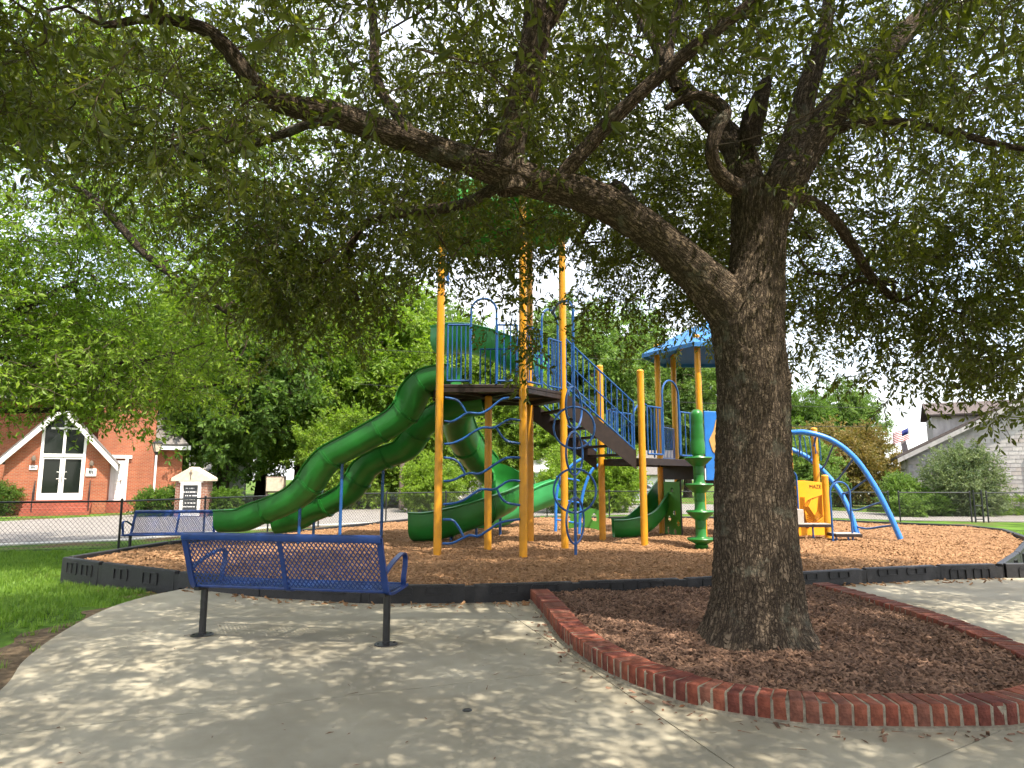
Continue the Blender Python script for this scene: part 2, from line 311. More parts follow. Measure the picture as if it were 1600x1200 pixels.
def scatter(name, variants, pts, rots, scl, mats, parent=None, kind='stuff'):
    """variants: list of (verts Nx3, faces list, tint per vert, material per face)"""
    off = np.array(ROOT(parent)); vv, ff, tt, mi, va = [], [], [], [], []; o = 0
    for k, (v, f, t, m) in enumerate(variants):
        vv.append(np.asarray(v, float)); ff += [tuple(i+o for i in q) for q in f]; tt.append(np.asarray(t, float)); mi += list(m); va.append(np.full(len(v), k)); o += len(v)
    pts = np.asarray(pts, float); N = len(pts)
    vv.append(pts-off); tt.append(np.zeros(N)); va.append(np.full(N, -1))
    me = bpy.data.meshes.new(name); A = np.concatenate(vv); me.from_pydata(A.tolist(), [], ff)
    for q in mats: me.materials.append(q)
    me.polygons.foreach_set('material_index', np.array(mi, 'i'))
    def put(nm, ty, key, arr): a = me.attributes.new(nm, ty, 'POINT'); a.data.foreach_set(key, arr)
    put('var', 'INT', 'value', np.concatenate(va).astype('i'))
    put('tint', 'FLOAT', 'value', np.concatenate(tt).astype('f'))
    R = np.zeros((len(A), 3), 'f'); R[o:] = rots; put('rot', 'FLOAT_VECTOR', 'vector', R.ravel())
    sc = np.ones(len(A), 'f'); sc[o:] = scl; put('scl', 'FLOAT', 'value', sc)
    vi = np.zeros(len(A), 'i'); vi[o:] = RNG.integers(0, len(variants), N); put('vi', 'INT', 'value', vi)
    me.update(); ob = bpy.data.objects.new(name, me); COL.objects.link(ob)
    if parent: ob.parent = parent
    if kind: ob['kind'] = kind
    md = ob.modifiers.new('scatter', 'NODES'); md.node_group = gn_group(len(variants)); return ob
def dir_euler(D, roll):
    D = D/np.linalg.norm(D, axis=1, keepdims=True)
    return np.stack([roll, -np.arcsin(np.clip(D[:, 2], -1, 1)), np.arctan2(D[:, 1], D[:, 0])], 1)

def spray(rng, L=.42, side=5, per=7, leaf=(.075, .026), droop=.25, fine=True, tw=.004):
    """one leafy shoot along +X: stem, side twigs, folded leaves"""
    vs, fs, tt, mi = [], [], [], []
    def stick(a, b, r):
        o = len(vs); a, b = np.array(a), np.array(b); t = (b-a)/np.linalg.norm(b-a); u = np.cross(t, [0, .3, 1]); u /= np.linalg.norm(u); w = np.cross(t, u)
        for p, q in ((a, r), (b, r*.5)):
            for k in range(3): vs.append(p+q*(u*math.cos(2.09*k)+w*math.sin(2.09*k)))
        for k in range(3): fs.append((o+k, o+(k+1) % 3, o+3+(k+1) % 3, o+3+k)); mi.append(1)
        tt.extend([0]*6)
    def leafat(p, d, s):
        o = len(vs); d = d/np.linalg.norm(d); r = rng.normal(size=3); r[2] += 1.2; w = np.cross(d, r); w /= np.linalg.norm(w); u = np.cross(w, d)
        Lf, wd = leaf[0]*s, leaf[1]*s*.5; f = wd*rng.uniform(.1, .6); k = rng.uniform(-.02, .16)*Lf; t = rng.random()
        if fine:
            P = [p, p+d*Lf*.32+w*wd*.85+u*f, p+d*Lf*.66+w*wd*.9+u*(f-k*.4), p+d*Lf-u*k, p+d*Lf*.66-w*wd*.9+u*(f-k*.4), p+d*Lf*.32-w*wd*.85+u*f]
            fs.extend([(o, o+1, o+2, o+3), (o, o+3, o+4, o+5)]); mi.extend([0, 0])
        else:
            P = [p, p+d*Lf*.5+w*wd+u*f, p+d*Lf-u*k, p+d*Lf*.5-w*wd+u*f]; fs.extend([(o, o+1, o+2), (o, o+2, o+3)]); mi.extend([0, 0])
        vs.extend(P); tt.extend([t]*len(P))
    def twig(p, d, ln, n, r):
        q = p.copy(); dd = d.copy(); seg = max(2, n//3); step = ln/seg
        for i in range(seg):
            nx = q+dd*step; stick(q, nx, r)
            m = max(1, round(n/seg))
            for j in range(m):
                a = q+(nx-q)*(j+.5)/m; ang = rng.uniform(0, 6.28); o1 = np.cross(dd, rng.normal(size=3)); o1 /= np.linalg.norm(o1)
                ld = dd*rng.uniform(.3, 1.0)+o1*rng.uniform(.5, 1.0)+np.array([0, 0, -droop*rng.random()]); leafat(a, ld, rng.uniform(.6, 1.12))
            q = nx; dd = dd+np.array([rng.normal()*.18, rng.normal()*.18, rng.normal()*.12-droop*.35]); dd /= np.linalg.norm(dd)
        for j in range(2): leafat(q, dd+rng.normal(size=3)*.45, rng.uniform(.7, 1.1))
    q = np.zeros(3); dd = np.array([1., 0, .08])
    for i in range(side):
        nx = q+dd*L*.6/side; stick(q, nx, tw); o1 = np.array([0, rng.choice([-1, 1])*rng.uniform(.5, 1), rng.uniform(-.7, .5)])
        d2 = dd*.6+o1; d2 /= np.linalg.norm(d2); twig(nx, d2, L*rng.uniform(.35, .6), per, tw*.55); q = nx
        dd = dd+np.array([0, rng.normal()*.15, rng.normal()*.1-droop*.2]); dd /= np.linalg.norm(dd)
    twig(q, dd, L*.5, per, tw*.6)
    return np.array(vs), fs, tt, mi

# ------------------------------------------------------------------ trees
class Skel:
    """limbs drawn by hand, then finer boughs grown to the leaf targets"""
    def __init__(s): s.P = []; s.par = []; s.r = []; s.fixed = []
    def limb(s, pts, rs, start=None, n=6):
        Q = spline(pts, n); R = interp(rs, n); prev = -1 if start is None else start; ids = []
        for p, r in zip(Q, R): s.P.append(p); s.par.append(prev); s.r.append(r); s.fixed.append(True); prev = len(s.P)-1; ids.append(prev)
        return ids
    def grow(s, targets, rng, rtip=.006, sag=.12, maxr=.05):
        T = np.array(targets); P = np.array([tuple(p) for p in s.P]); d = np.sqrt(((T[:, None, :]-P[None, ::2, :])**2).sum(2)).min(1)
        order = np.argsort(d); cap = len(P)+len(T)*5; A = np.zeros((cap, 3)); A[:len(P)] = P; n = len(P); free = np.zeros(cap)
        tips = []; n0 = n
        for ti in order:
            t = T[ti]; dv = A[:n]-t; dd = np.sqrt((dv**2).sum(1)); j = int(dd.argmin()); a = A[j].copy(); L = dd[j]
            k = 1 if L < .25 else min(4, 2+int(L/.6)); prev = j; side = rng.normal(size=3)*L*.12
            for q in range(1, k+1):
                f = q/k; p = a+(t-a)*f+side*math.sin(PI*f)+np.array([0, 0, sag*L*math.sin(PI*f)])
                if n >= cap: break
                A[n] = p; s.P.append(Vector(p)); s.par.append(prev); s.r.append(0); s.fixed.append(False); prev = n; n += 1
            tips.append((t, (t-a)/max(L, 1e-3)))
        cnt = np.zeros(n)
        haschild = np.zeros(n, bool)
        for i in range(n):
            if s.par[i] >= 0: haschild[s.par[i]] = True
        for i in range(n-1, -1, -1):
            if not haschild[i]: cnt[i] += 1
            if s.par[i] >= 0: cnt[s.par[i]] += cnt[i]
        for i in range(n):
            if not s.fixed[i]: s.r[i] = min(maxr, rtip*cnt[i]**.42)
        return tips
    def boughs(s, mb, n=5):
        ch = {}
        for i, p in enumerate(s.par):
            if not s.fixed[i]: ch.setdefault(p, []).append(i)
        done = set()
        for i in range(len(s.P)):
            if s.fixed[i] or i in done: continue
            path = [s.par[i], i]; done.add(i)
            while True:
                c = [k for k in ch.get(path[-1], []) if k not in done]
                if not c: break
                k = max(c, key=lambda q: s.r[q]); path.append(k); done.add(k)
            rs = [min(s.r[path[0]], s.r[path[1]]*1.25)]+[s.r[k] for k in path[1:]]
            mb.tube([s.P[k] for k in path], rs, n, cap=False)
def uv_limb(name, pts, rs, material, parent, n=14, rough=0., sub=6, seed=0, flare=None, disp=0.):
    """a limb with bark UVs (metres) and a displaced surface"""
    Q = spline(pts, sub); R = interp(rs, sub); m = len(Q); off = ROOT(parent)
    vs, uvs = [], []; t0 = (Q[1]-Q[0]).normalized(); ref = V(0, 1, 0) if abs(t0.y) < .8 else V(1, 0, 0); nr = (ref-t0*ref.dot(t0)).normalized(); L = 0; rm = sum(R)/m
    for i, p in enumerate(Q):
        t = (Q[min(i+1, m-1)]-Q[max(i-1, 0)]).normalized(); nr = (nr-t*nr.dot(t)).normalized(); b = t.cross(nr)
        if i: L += (p-Q[i-1]).length
        for k in range(n+1):
            a = 2*PI*(k % n)/n; r = R[i]; dr = V(math.cos(a), math.sin(a), L*.6/max(rm, .02)*.3)
            r *= 1+rough*(mnoise.noise(dr*1.3+V(seed*7.1, 0, 0)))
            if flare: r += flare(a, i/(m-1))
            if disp:
                x, y = math.cos(a)*R[i], math.sin(a)*R[i]; wv = V(x*34, y*34, L*8.5+seed)
                wv += mnoise.noise_vector(V(x*14, y*14, L*9+seed))*.55
                h1 = 1-abs(mnoise.noise(wv))*2.6; h2 = 1-abs(mnoise.noise(wv*1.9+V(5, 1, 0)))*2.4
                r += disp*(.62*max(0, h1)**2+.38*max(0, h2)**2-.45)
            vs.append(p+(nr*math.cos(a)+b*math.sin(a))*r-off); uvs.append((k/n*2*PI*rm, L))
    fs = [(i*(n+1)+k, i*(n+1)+k+1, (i+1)*(n+1)+k+1, (i+1)*(n+1)+k) for i in range(m-1) for k in range(n)]
    me = bpy.data.meshes.new(name); me.from_pydata([tuple(v) for v in vs], [], fs); ul = me.uv_layers.new(name='UVMap')
    co = np.array([uvs[q] for f in fs for q in f], 'f'); ul.data.foreach_set('uv', co.ravel()); me.materials.append(material); me.shade_smooth()
    o = bpy.data.objects.new(name, me); COL.objects.link(o); o.parent = parent; return o

# ================================================================== THE GROUND
CZ = .16                                     # top of the wood chips
def gz(x, y):
    r = math.hypot(x*.9, y); return -.03-.19*smooth((r-7)/7)
def ground_sheet():
    xs = sorted(set([round(-14+i*.5, 2) for i in range(65)]+[-600, -300, -150, -80, -50, -35, -25, -19, 22, 28, 40, 60, 90, 150, 300, 600]))
    ys = sorted(set([round(-6+i*.5, 2) for i in range(75)]+[-300, -100, -40, -20, -10, 33, 36, 42, 50, 65, 90, 140, 220, 350, 900]))
    mb = MB(); nx = len(xs)
    mb.add([V(x, y, gz(x, y)) for y in ys for x in xs], [(j*nx+i, j*nx+i+1, (j+1)*nx+i+1, (j+1)*nx+i) for j in range(len(ys)-1) for i in range(nx-1)])
    o = mb.build('lawn', M['lawn'], sm=60); struct(o)
    n, l = M['lawn'].node_tree.nodes, M['lawn'].node_tree.links          # worn earth showing through the thin grass
    p = n['Principled BSDF']; src = p.inputs['Base Color'].links[0].from_socket
    t = n.new('ShaderNodeTexCoord'); q = n.new('ShaderNodeTexNoise'); q.inputs['Scale'].default_value = .55; q.inputs['Detail'].default_value = 8; l.new(t.outputs['Object'], q.inputs['Vector'])
    r = n.new('ShaderNodeValToRGB'); r.color_ramp.elements[0].position = .54; r.color_ramp.elements[1].position = .64; l.new(q.outputs['Fac'], r.inputs[0])
    m = n.new('ShaderNodeMixRGB'); m.inputs[2].default_value = (.11, .075, .04, 1); l.new(r.outputs[0], m.inputs[0]); l.new(src, m.inputs[1]); l.new(m.outputs[0], p.inputs['Base Color'])
ground_sheet()
def sheet(name, poly, z, material, th=.08, parent=None, bevel=0):
    o = MB().prism([(p[0], p[1]) for p in poly], z-th, z).build(name, material, parent, sm=0, bevel=bevel); return o
def clip(poly, a, b, keep):                  # half-plane clip of a convex-ish polygon
    nx, ny = -(b[1]-a[1]), b[0]-a[0]; out = []; s = keep
    def dist(p): return s*((p[0]-a[0])*nx+(p[1]-a[1])*ny)
    for i in range(len(poly)):
        p, q = poly[i], poly[(i+1) % len(poly)]; dp, dq = dist(p), dist(q)
        if dp >= 0: out.append(p)
        if dp*dq < 0: t = dp/(dp-dq); out.append((p[0]+(q[0]-p[0])*t, p[1]+(q[1]-p[1])*t))
    return out
# --- plaza of concrete slabs cut by control joints
edge = spline([V(-2.2,-4,0), V(-2.75,1.5,0), V(-3.0,3.4,0), V(-3.41,4.76,0), V(-3.81,5.57,0), V(-4.17,6.6,0), V(-4.41,7.71,0), V(-4.38,8.5,0), V(-4.15,9.2,0)], 6)
plaza = [(p.x, p.y) for p in edge]+[(-2.9, 8.52), (-1.6, 8.12), (-.4, 8.16), (.8, 8.42), (2.1, 8.68), (4.8, 9.6), (7.0, 10.1), (12.5, 10.4), (12.5, -4)]
pl = struct(bpy.data.objects.new('concrete_plaza', None)); COL.objects.link(pl)
sheet('slab_bed', plaza, -.008, M['mortar'], .1, pl)
pieces = [plaza]
J = [((-2.83, 3.99), (-.09, 5.04)), ((.65, 5.06), (1.09, 3.55)), ((1.96, 3.55), (2.71, 4.03))]
def off_line(a, b, g):
    d = Vector((b[0]-a[0], b[1]-a[1])); d.normalize(); n = Vector((-d.y, d.x))*g; return (a[0]+n.x, a[1]+n.y), (b[0]+n.x, b[1]+n.y)
def split(ps, j):
    out = []
    for p in ps:
        a, b = off_line(*j, .0048); q = clip(p, a, b, 1); a, b = off_line(*j, -.0048); r = clip(p, a, b, -1)
        out += [x for x in (q, r) if len(x) > 2]
    return out
j1 = split([plaza], J[1]); right_half = [p for p in j1 if max(v[0] for v in p) > 5]; left_half = [p for p in j1 if p not in right_half]
pieces = split(left_half, J[0])+split(right_half, J[2])
for p in pieces: sheet('concrete_slab', p, 0.0, M['concrete'], .07, pl)
for nd in [M['concrete'].node_tree]:          # large stains and a broom finish
    n, l = nd.nodes, nd.links; p = n['Principled BSDF']; src = p.inputs['Base Color'].links[0].from_socket
    t = n.new('ShaderNodeTexCoord'); q = n.new('ShaderNodeTexNoise'); q.inputs['Scale'].default_value = .7; q.inputs['Detail'].default_value = 9; q.inputs['Roughness'].default_value = .65; l.new(t.outputs['Object'], q.inputs['Vector'])
    r = n.new('ShaderNodeValToRGB'); r.color_ramp.elements[0].position = .35; r.color_ramp.elements[1].position = .75; r.color_ramp.elements[0].color = (.70,.67,.61,1); r.color_ramp.elements[1].color = (1.06,1.05,1.03,1); l.new(q.outputs['Fac'], r.inputs[0])
    m = n.new('ShaderNodeMixRGB'); m.blend_type = 'MULTIPLY'; m.inputs[0].default_value = 1; l.new(src, m.inputs[1]); l.new(r.outputs[0], m.inputs[2])
    q2 = n.new('ShaderNodeTexVoronoi'); q2.inputs['Scale'].default_value = 5; l.new(t.outputs['Object'], q2.inputs['Vector'])
    r2 = n.new('ShaderNodeValToRGB'); r2.color_ramp.elements[0].position = .02; r2.color_ramp.elements[1].position = .05; r2.color_ramp.elements[0].color = (.35,.33,.3,1); l.new(q2.outputs['Distance'], r2.inputs[0])
    m2 = n.new('ShaderNodeMixRGB'); m2.blend_type = 'MULTIPLY'; m2.inputs[0].default_value = .55; l.new(m.outputs[0], m2.inputs[1]); l.new(r2.outputs[0], m2.inputs[2]); l.new(m2.outputs[0], p.inputs['Base Color'])
# --- road, sidewalk
def gpoly(px): return [(lambda p: (p.x, p.y))(gnd(u, v, -.22)) for u, v in px]
near = gpoly([(-500,872),(0,849),(200,841),(420,823),(640,813),(845,806),(1100,803),(1400,813),(1700,818),(2300,832)])
far = gpoly([(2300,818),(1700,806),(1400,803),(1100,788),(845,784),(640,787),(420,795),(200,805),(0,815),(-500,832)])
struct(sheet('road', near+far, -.205, M['asphalt'], .1))
nw = [(p[0], p[1]) for p in near[:5]]
struct(sheet('sidewalk', [(p[0]*.965, p[1]*.965-.15) for p in nw]+[(p[0]*.99, p[1]*.99-.12) for p in reversed(nw)], -.19, M['walk'], .1))
w1 = gnd(95, 800, -.26); struct(sheet('church_path', [(w1.x-3.2, w1.y-1.6), (w1.x+7, w1.y-1.6), (w1.x+7, w1.y-.4), (w1.x+1.4, w1.y-.2), (w1.x+1.4, w1.y+3), (w1.x-1.4, w1.y+3), (w1.x-1.4, w1.y-.2), (w1.x-3.2, w1.y-.4)], -.20, M['walk'], .1))
# --- wood chips
chip_out = [(-6.92,10.82),(-5.91,10.15),(-4.32,9.17),(-2.92,8.41),(-1.61,8.01),(-.44,8.06),(.8,8.31),(2.12,8.58),(3.45,9.02),(4.78,9.5),(6.0,9.85),(6.97,10.0),(8.4,11.6),(9.73,13.21),(10.7,14.4),(11.3,15.6),(11.9,16.8),(11.9,18.2),(10.65,19.4),(8.9,21),(7.19,22.2),(5.1,22.3),(3.0,22.3),(.92,22.2),(-1.0,21.9),(-2.98,21.4),(-3.9,19.2),(-4.89,16.9),(-6.1,15.03),(-6.7,13.5)]
def inset(poly, d):
    n = len(poly); out = []
    for i in range(n):
        a, b, c = Vector(poly[i-1]), Vector(poly[i]), Vector(poly[(i+1) % n]); e1, e2 = (b-a).normalized(), (c-b).normalized(); t = (e1+e2).normalized(); out.append((b.x-t.y*d, b.y+t.x*d))
    return out
def inside(P, poly):
    x, y = P[:, 0], P[:, 1]; r = np.zeros(len(P), bool); n = len(poly)
    for i in range(n):
        x1, y1 = poly[i]; x2, y2 = poly[(i+1) % n]; c = ((y1 > y) != (y2 > y)) & (x < (x2-x1)*(y-y1)/((y2-y1) if y2 != y1 else 1e-9)+x1); r ^= c
    return r
HOLLOW = [(-6.0,13.9,.9),(-5.2,15.0,.8),(-2.1,14.6,.8),(2.3,15.4,.7),(.2,11.4,.9),(3.5,12.9,.6),(8.0,14.6,.7)]
def czf(x, y): return CZ-.015-sum(.055*math.exp(-((x-a)**2+(y-b)**2)/(c*c)) for a, b, c in HOLLOW)+.06*mnoise.noise(V(x*.45, y*.45, 3.1))+.022*mnoise.noise(V(x*1.7, y*1.7, 8))
cin = inset(chip_out, .09)
def bumpy(name, poly, zf, material, step):
    bm = bmesh.new(); vs = [bm.verts.new((p[0], p[1], 0)) for p in poly]; bm.faces.new(vs)
    x0, x1 = min(p[0] for p in poly), max(p[0] for p in poly); y0, y1 = min(p[1] for p in poly), max(p[1] for p in poly)
    for ax, a, b in ((0, x0, x1), (1, y0, y1)):
        k = a+step*.5
        while k < b:
            bmesh.ops.bisect_plane(bm, geom=bm.verts[:]+bm.edges[:]+bm.faces[:], plane_co=(k, 0, 0) if ax == 0 else (0, k, 0), plane_no=(1, 0, 0) if ax == 0 else (0, 1, 0)); k += step
    for v in bm.verts: v.co.z = zf(v.co.x, v.co.y)
    bmesh.ops.recalc_face_normals(bm, faces=bm.faces)
    me = bpy.data.meshes.new(name); bm.to_mesh(me); bm.free(); me.materials.append(material); me.shade_smooth()
    if sum(p.normal.z for p in me.polygons) < 0: me.flip_normals()
    o = bpy.data.objects.new(name, me); COL.objects.link(o); return o
struct(bumpy('wood_chip_surface', cin, czf, M['chipbed'], .45))
def chipvar(rng, L, w, h):
    a = np.array([[-1,-1,-1],[1,-.8,-1],[1,.8,-1],[-1,1,-1],[-.9,-.7,1],[.85,-.6,1],[.9,.5,1],[-.8,.7,1]], float)*.5*np.array([L*rng.uniform(.6,1.3), w*rng.uniform(.6,1.4), h])
    a[:, 2] += (a[:, 0]*rng.normal()*.12); a += rng.normal(size=a.shape)*w*.08; t = rng.random()
    return a, [(0,1,5,4),(1,2,6,5),(2,3,7,6),(3,0,4,7),(4,5,6,7)], [t]*8, [0]*5
def random_in(poly, n, rng, wt=None):
    P = np.array(poly); out = np.zeros((0, 2))
    while len(out) < n:
        q = rng.uniform(P.min(0), P.max(0), (n*2, 2)); q = q[inside(q, poly)]
        if wt is not None: q = q[rng.random(len(q)) < wt(q)]
        out = np.vstack([out, q])
    return out[:n]
q = random_in(cin, 70000, RNG, lambda q: np.clip((9.5/np.hypot(q[:, 0], q[:, 1]))**2.0, 0, 1))
z = np.array([czf(a, b) for a, b in q]); N = len(q)
sp = []
for a_, b_ in zip(chip_out[1:11], chip_out[2:12]):                # chips kicked over the border
    for _ in range(26): f_ = RNG.random(); sp.append((a_[0]+(b_[0]-a_[0])*f_+RNG.normal()*.05, a_[1]+(b_[1]-a_[1])*f_-.07-abs(RNG.normal())*.14))
sp = np.array(sp); q = np.vstack([q, sp]); z = np.concatenate([z, [(.002 if a_ > -4.2 else gz(a_, b_)+.01) for a_, b_ in sp]]); N = len(q)
scatter('wood_chips', [chipvar(RNG, .058, .017, .009) for _ in range(10)], np.column_stack([q, z+.004]), np.column_stack([RNG.normal(0, .3, N), RNG.normal(0, .3, N), RNG.uniform(0, 6.3, N)]), RNG.uniform(.6, 1.6, N), [M['chip']])
# --- tree bed: rowlock brick edging round dark mulch
bed = spline([V(.17,8.5,0),V(.33,7.19,0),V(.44,6.1,0),V(.66,5.22,0),V(.92,4.7,0),V(1.17,4.39,0),V(1.49,4.19,0),V(1.81,4.08,0),V(2.16,4.06,0),V(2.52,4.06,0),V(2.9,4.10,0),V(3.4,4.35,0),V(3.78,4.85,0),V(3.95,5.43,0),V(4.06,6.38,0),V(4.03,7.34,0),V(3.9,8.67,0)], 10)
ed = thing('brick_edging', (2.2, 4.1, 0), 'curved red brick edging around the mulch bed of the big oak', 'edging')
def resample(pts, step):
    out = [pts[0].copy()]; acc = 0
    for a, b in zip(pts, pts[1:]):
        L = (b-a).length; p = step-acc
        while p <= L: out.append(a+(b-a)*p/L); p += step
        acc = (acc+L) % step
    return out
bp = resample(bed, .0872); bricks = []
proto_b = []
for mi in M['brick']:
    mb = MB().box((0, 0, 0), (.0715, .205, .125)); b = mb.build('brick', mi, sm=0, bevel=.006); proto_b.append(b)
for i in range(len(bp)-1):
    a, b = bp[i], bp[i+1]; t = (b-a).normalized(); n_ = V(-t.y, t.x, 0); c = (a+b)/2+n_*.1025
    src = random.choice(proto_b); o = src.copy(); COL.objects.link(o); o.parent = ed
    o.location = c+V(0, 0, .073+random.uniform(-.003, .003))-Vector(ed['base'])+n_*random.uniform(-.004, .004)
    o.rotation_euler = (random.gauss(0, .022), random.gauss(0, .022), math.atan2(t.y, t.x)+random.gauss(0, .02))
for b in proto_b: bpy.data.objects.remove(b)
MB().sweep(resample(bed, .06), [(-.005,-.03),(-.005,.122),(-.016,.1305),(-.19,.1305),(-.2,.12),(-.2,-.03)]).build('mortar', M['mortar'], ed, sm=30)
MB().sweep(resample(bed, .06), [(.022,-.03),(.022,.016),(-.02,.024),(-.02,-.03)]).build('mortar_footing', M['mortar'], ed, sm=30)
inner = []
for i, p in enumerate(bed):
    t = (bed[min(i+1, len(bed)-1)]-bed[max(i-1, 0)]).normalized(); inner.append((p.x-t.y*.19, p.y+t.x*.19))
inner += [(3.2, 8.95), (2.1, 8.62), (.8, 8.38)]
def mzf(x, y): d = math.hypot(x-2.03, y-5.9); return .085+.045*math.exp(-(d/.8)**2)+.03*mnoise.noise(V(x*1.5, y*1.5, 1))+.015*mnoise.noise(V(x*5, y*5, 4))
struct(bumpy('mulch_bed', inner, mzf, M['mulch'], .15))
q = random_in(inner, 26000, RNG, lambda q: np.clip((4.6/np.hypot(q[:, 0], q[:, 1])), 0, 1)); q = q[(np.hypot(q[:, 0]-2.03, q[:, 1]-5.85) > .42)]; N = len(q)
z = np.array([mzf(a, b) for a, b in q])
sp = np.array([(p_.x+RNG.normal()*.05-.06, p_.y-abs(RNG.normal())*.10-.02) for p_ in bp for _ in range(2) if RNG.random() < .6 and p_.y < 7.5 and p_.x < 3])
q = np.vstack([q, sp]); z = np.concatenate([z, np.full(len(sp), .001)]); N = len(q)
scatter('mulch_chips', [chipvar(RNG, .062, .015, .008) for _ in range(10)], np.column_stack([q, z+.004]), np.column_stack([RNG.normal(0, .35, N), RNG.normal(0, .35, N), RNG.uniform(0, 6.3, N)]), RNG.uniform(.45, 1.3, N), [M['mchip']])

# --- black plastic border timbers round the chips
bd = thing('play_area_border', (-.4, 8.1, 0), 'black plastic border of interlocking hollow timbers around the wood chips', 'border')
def timber(a, b):
    a, b = Vector((*a, 0)), Vector((*b, 0)); t = (b-a).normalized(); n = V(t.y, -t.x, 0); L = (b-a).length; nn = -n
    lo = min(gz(a.x, a.y), gz(b.x, b.y))-.05
    if a.y < 9.6 and -4.4 < a.x < 7.2: lo = -.004
    hi = .20; rot = Matrix((t, nn, V(0,0,1))).transposed(); c = (a+b)/2
    mb = MB(); hh = hi-lo
    prof = [(-.055,0),(.055,0),(.05,hh*.55),(.045,hh-.012),(.03,hh),(-.03,hh),(-.045,hh-.012)]
    for k, (s0, s1) in enumerate(((-L/2, L/2-.10),)):
        m = len(prof); vs = []
        for x in (s0, s0+.008, s1-.008, s1):
            f = .985 if x in (s0, s1) else 1
            for p, z_ in prof: vs.append(c+t*x+nn*(p*f)+V(0, 0, lo+z_*f))
        mb.add(vs, [(i*m+j, i*m+(j+1) % m, (i+1)*m+(j+1) % m, (i+1)*m+j) for i in range(3) for j in range(m)]+[tuple(range(m-1, -1, -1)), tuple(range(3*m, 4*m))])
    mb.box(c+t*(L/2-.05)+V(0, 0, lo+hh*.45), (.12, .088, hh*.9), rot)
    o = mb.build('border_timber', M['blackplastic'], bd, sm=30)
    for sx in (-.27, .19):                                        # the moulded slots: raised frames round sunken panels
        w = min(.32, L*.24); x0, x1 = sx*L/1.2-w/2, sx*L/1.2+w/2; zb, zt = lo+hh*.52, lo+hh*.84; f = n*.052; pk = MB()
        if hh < .15 or a.y > 14: continue
        for (p, q2, z0, z1) in ((x0, x1, zt, zt+.014), (x0, x1, zb-.014, zb), (x0-.014, x0, zb, zt), (x1, x1+.014, zb, zt), ((x0+x1)/2-.006, (x0+x1)/2+.006, zb, zt)):
            pk.box(c+t*((p+q2)/2)+f+V(0, 0, (z0+z1)/2), (q2-p, .02, z1-z0), rot)
        pk.build('slot_frame', M['blackplastic'], o, sm=0)
n = len(chip_out)
for i in range(n):
    a, b = chip_out[i], chip_out[(i+1) % n]; timber(a, b)
timber((7.05, 10.02), (8.3, 10.1)); timber((8.32, 10.1), (9.6, 10.15)); timber((9.62, 10.15), (11, 10.2))
# --- grass: blades on the near lawn and along the verge
def tuft(rng, n=14, h=.075, r=.05):
    v, f, t, m = [], [], [], []
    for _ in range(n):
        a, d = rng.uniform(0, 6.28), rng.uniform(0, r); p = np.array([math.cos(a)*d, math.sin(a)*d, -.005]); b = rng.uniform(0, 6.28); ln = np.array([math.cos(b), math.sin(b), 0])*rng.uniform(.1, .7)*h; hh = h*rng.uniform(.5, 1.15); w = np.array([-math.sin(b), math.cos(b), 0])*.0028
        o = len(v); v += [p-w, p+w, p+ln*.4+np.array([0,0,hh*.6])+w*.8, p+ln*.4+np.array([0,0,hh*.6])-w*.8, p+ln+np.array([0,0,hh])]; f += [(o,o+1,o+2,o+3),(o+3,o+2,o+4)]; k = rng.random(); t += [k]*5; m += [0, 0]
    return np.array(v), f, t, m
tv = [tuft(RNG) for _ in range(6)]
pe = np.array([(p.x, p.y) for p in edge])
def lawn_w(q):
    ex = np.interp(q[:, 1], pe[:, 1], pe[:, 0]); d = ex-q[:, 0]
    nz = np.array([mnoise.noise(V(a*.9, b*.9, 2))+.5*mnoise.noise(V(a*2.3, b*2.3, 5)) for a, b in q])
    w = np.where(d < .02, 0, np.clip(-.12+d*.75+nz*.8, 0.06, 1)); return np.where(q[:, 1] < 9.2, w, np.clip(.75+nz, .1, 1))
lp = [(-3.0,3.4),(-14,3.4),(-14,15.2),(-8.6,15.6),(-7.2,13.4),(-7.05,10.9),(-5.95,10.05),(-4.4,9.1),(-4.2,9.0),(-4.41,7.71),(-4.17,6.6),(-3.81,5.57),(-3.41,4.76)]
q = random_in(lp, 30000, RNG, lawn_w); N = len(q); z = np.array([gz(a, b) for a, b in q])
scatter('grass', tv, np.column_stack([q, z]), np.column_stack([np.zeros((N, 2)), RNG.uniform(0, 6.3, N)]), RNG.uniform(.6, 1.35, N), [M['blade']])
rp = [(7.4,10.6),(12.5,10.7),(15,14),(15,24),(8,24.5),(9,22.2),(12.4,18.6),(12.3,16.6),(10.1,13.1)]
q = random_in(rp, 9000, RNG); N = len(q); z = np.array([gz(a, b) for a, b in q])
o = scatter('verge_grass', tv, np.column_stack([q, z]), np.column_stack([np.zeros((N, 2)), RNG.uniform(0, 6.3, N)]), RNG.uniform(.9, 1.6, N), [M['blade']])
def earth(name, pts, dz):
    q_ = []
    for i, (x, y) in enumerate(pts): k = mnoise.noise(V(x*2.1, y*2.1, i*.3)); q_.append((x+k*.16, y+k*.12))
    struct(bumpy(name, q_, lambda x, y: gz(x, y)+dz+.008*mnoise.noise(V(x*6, y*6, 0)), M['dirt'], .3))
er = [(p.x, p.y) for p in edge if 2.5 < p.y < 8.9]
earth('bare_earth', [(x+.1, y) for x, y in er]+[(x-.26-.30*mnoise.noise(V(y*1.3, 0, 1))-(.25 if y < 6 else 0), y) for x, y in reversed(er)], .012)
earth('bare_earth', [(-4.3,8.6),(-4.35,9.15),(-5.2,9.6),(-5.9,10.05),(-6.6,10.5),(-6.4,10.0),(-5.8,9.5),(-5.0,8.9)], .014)
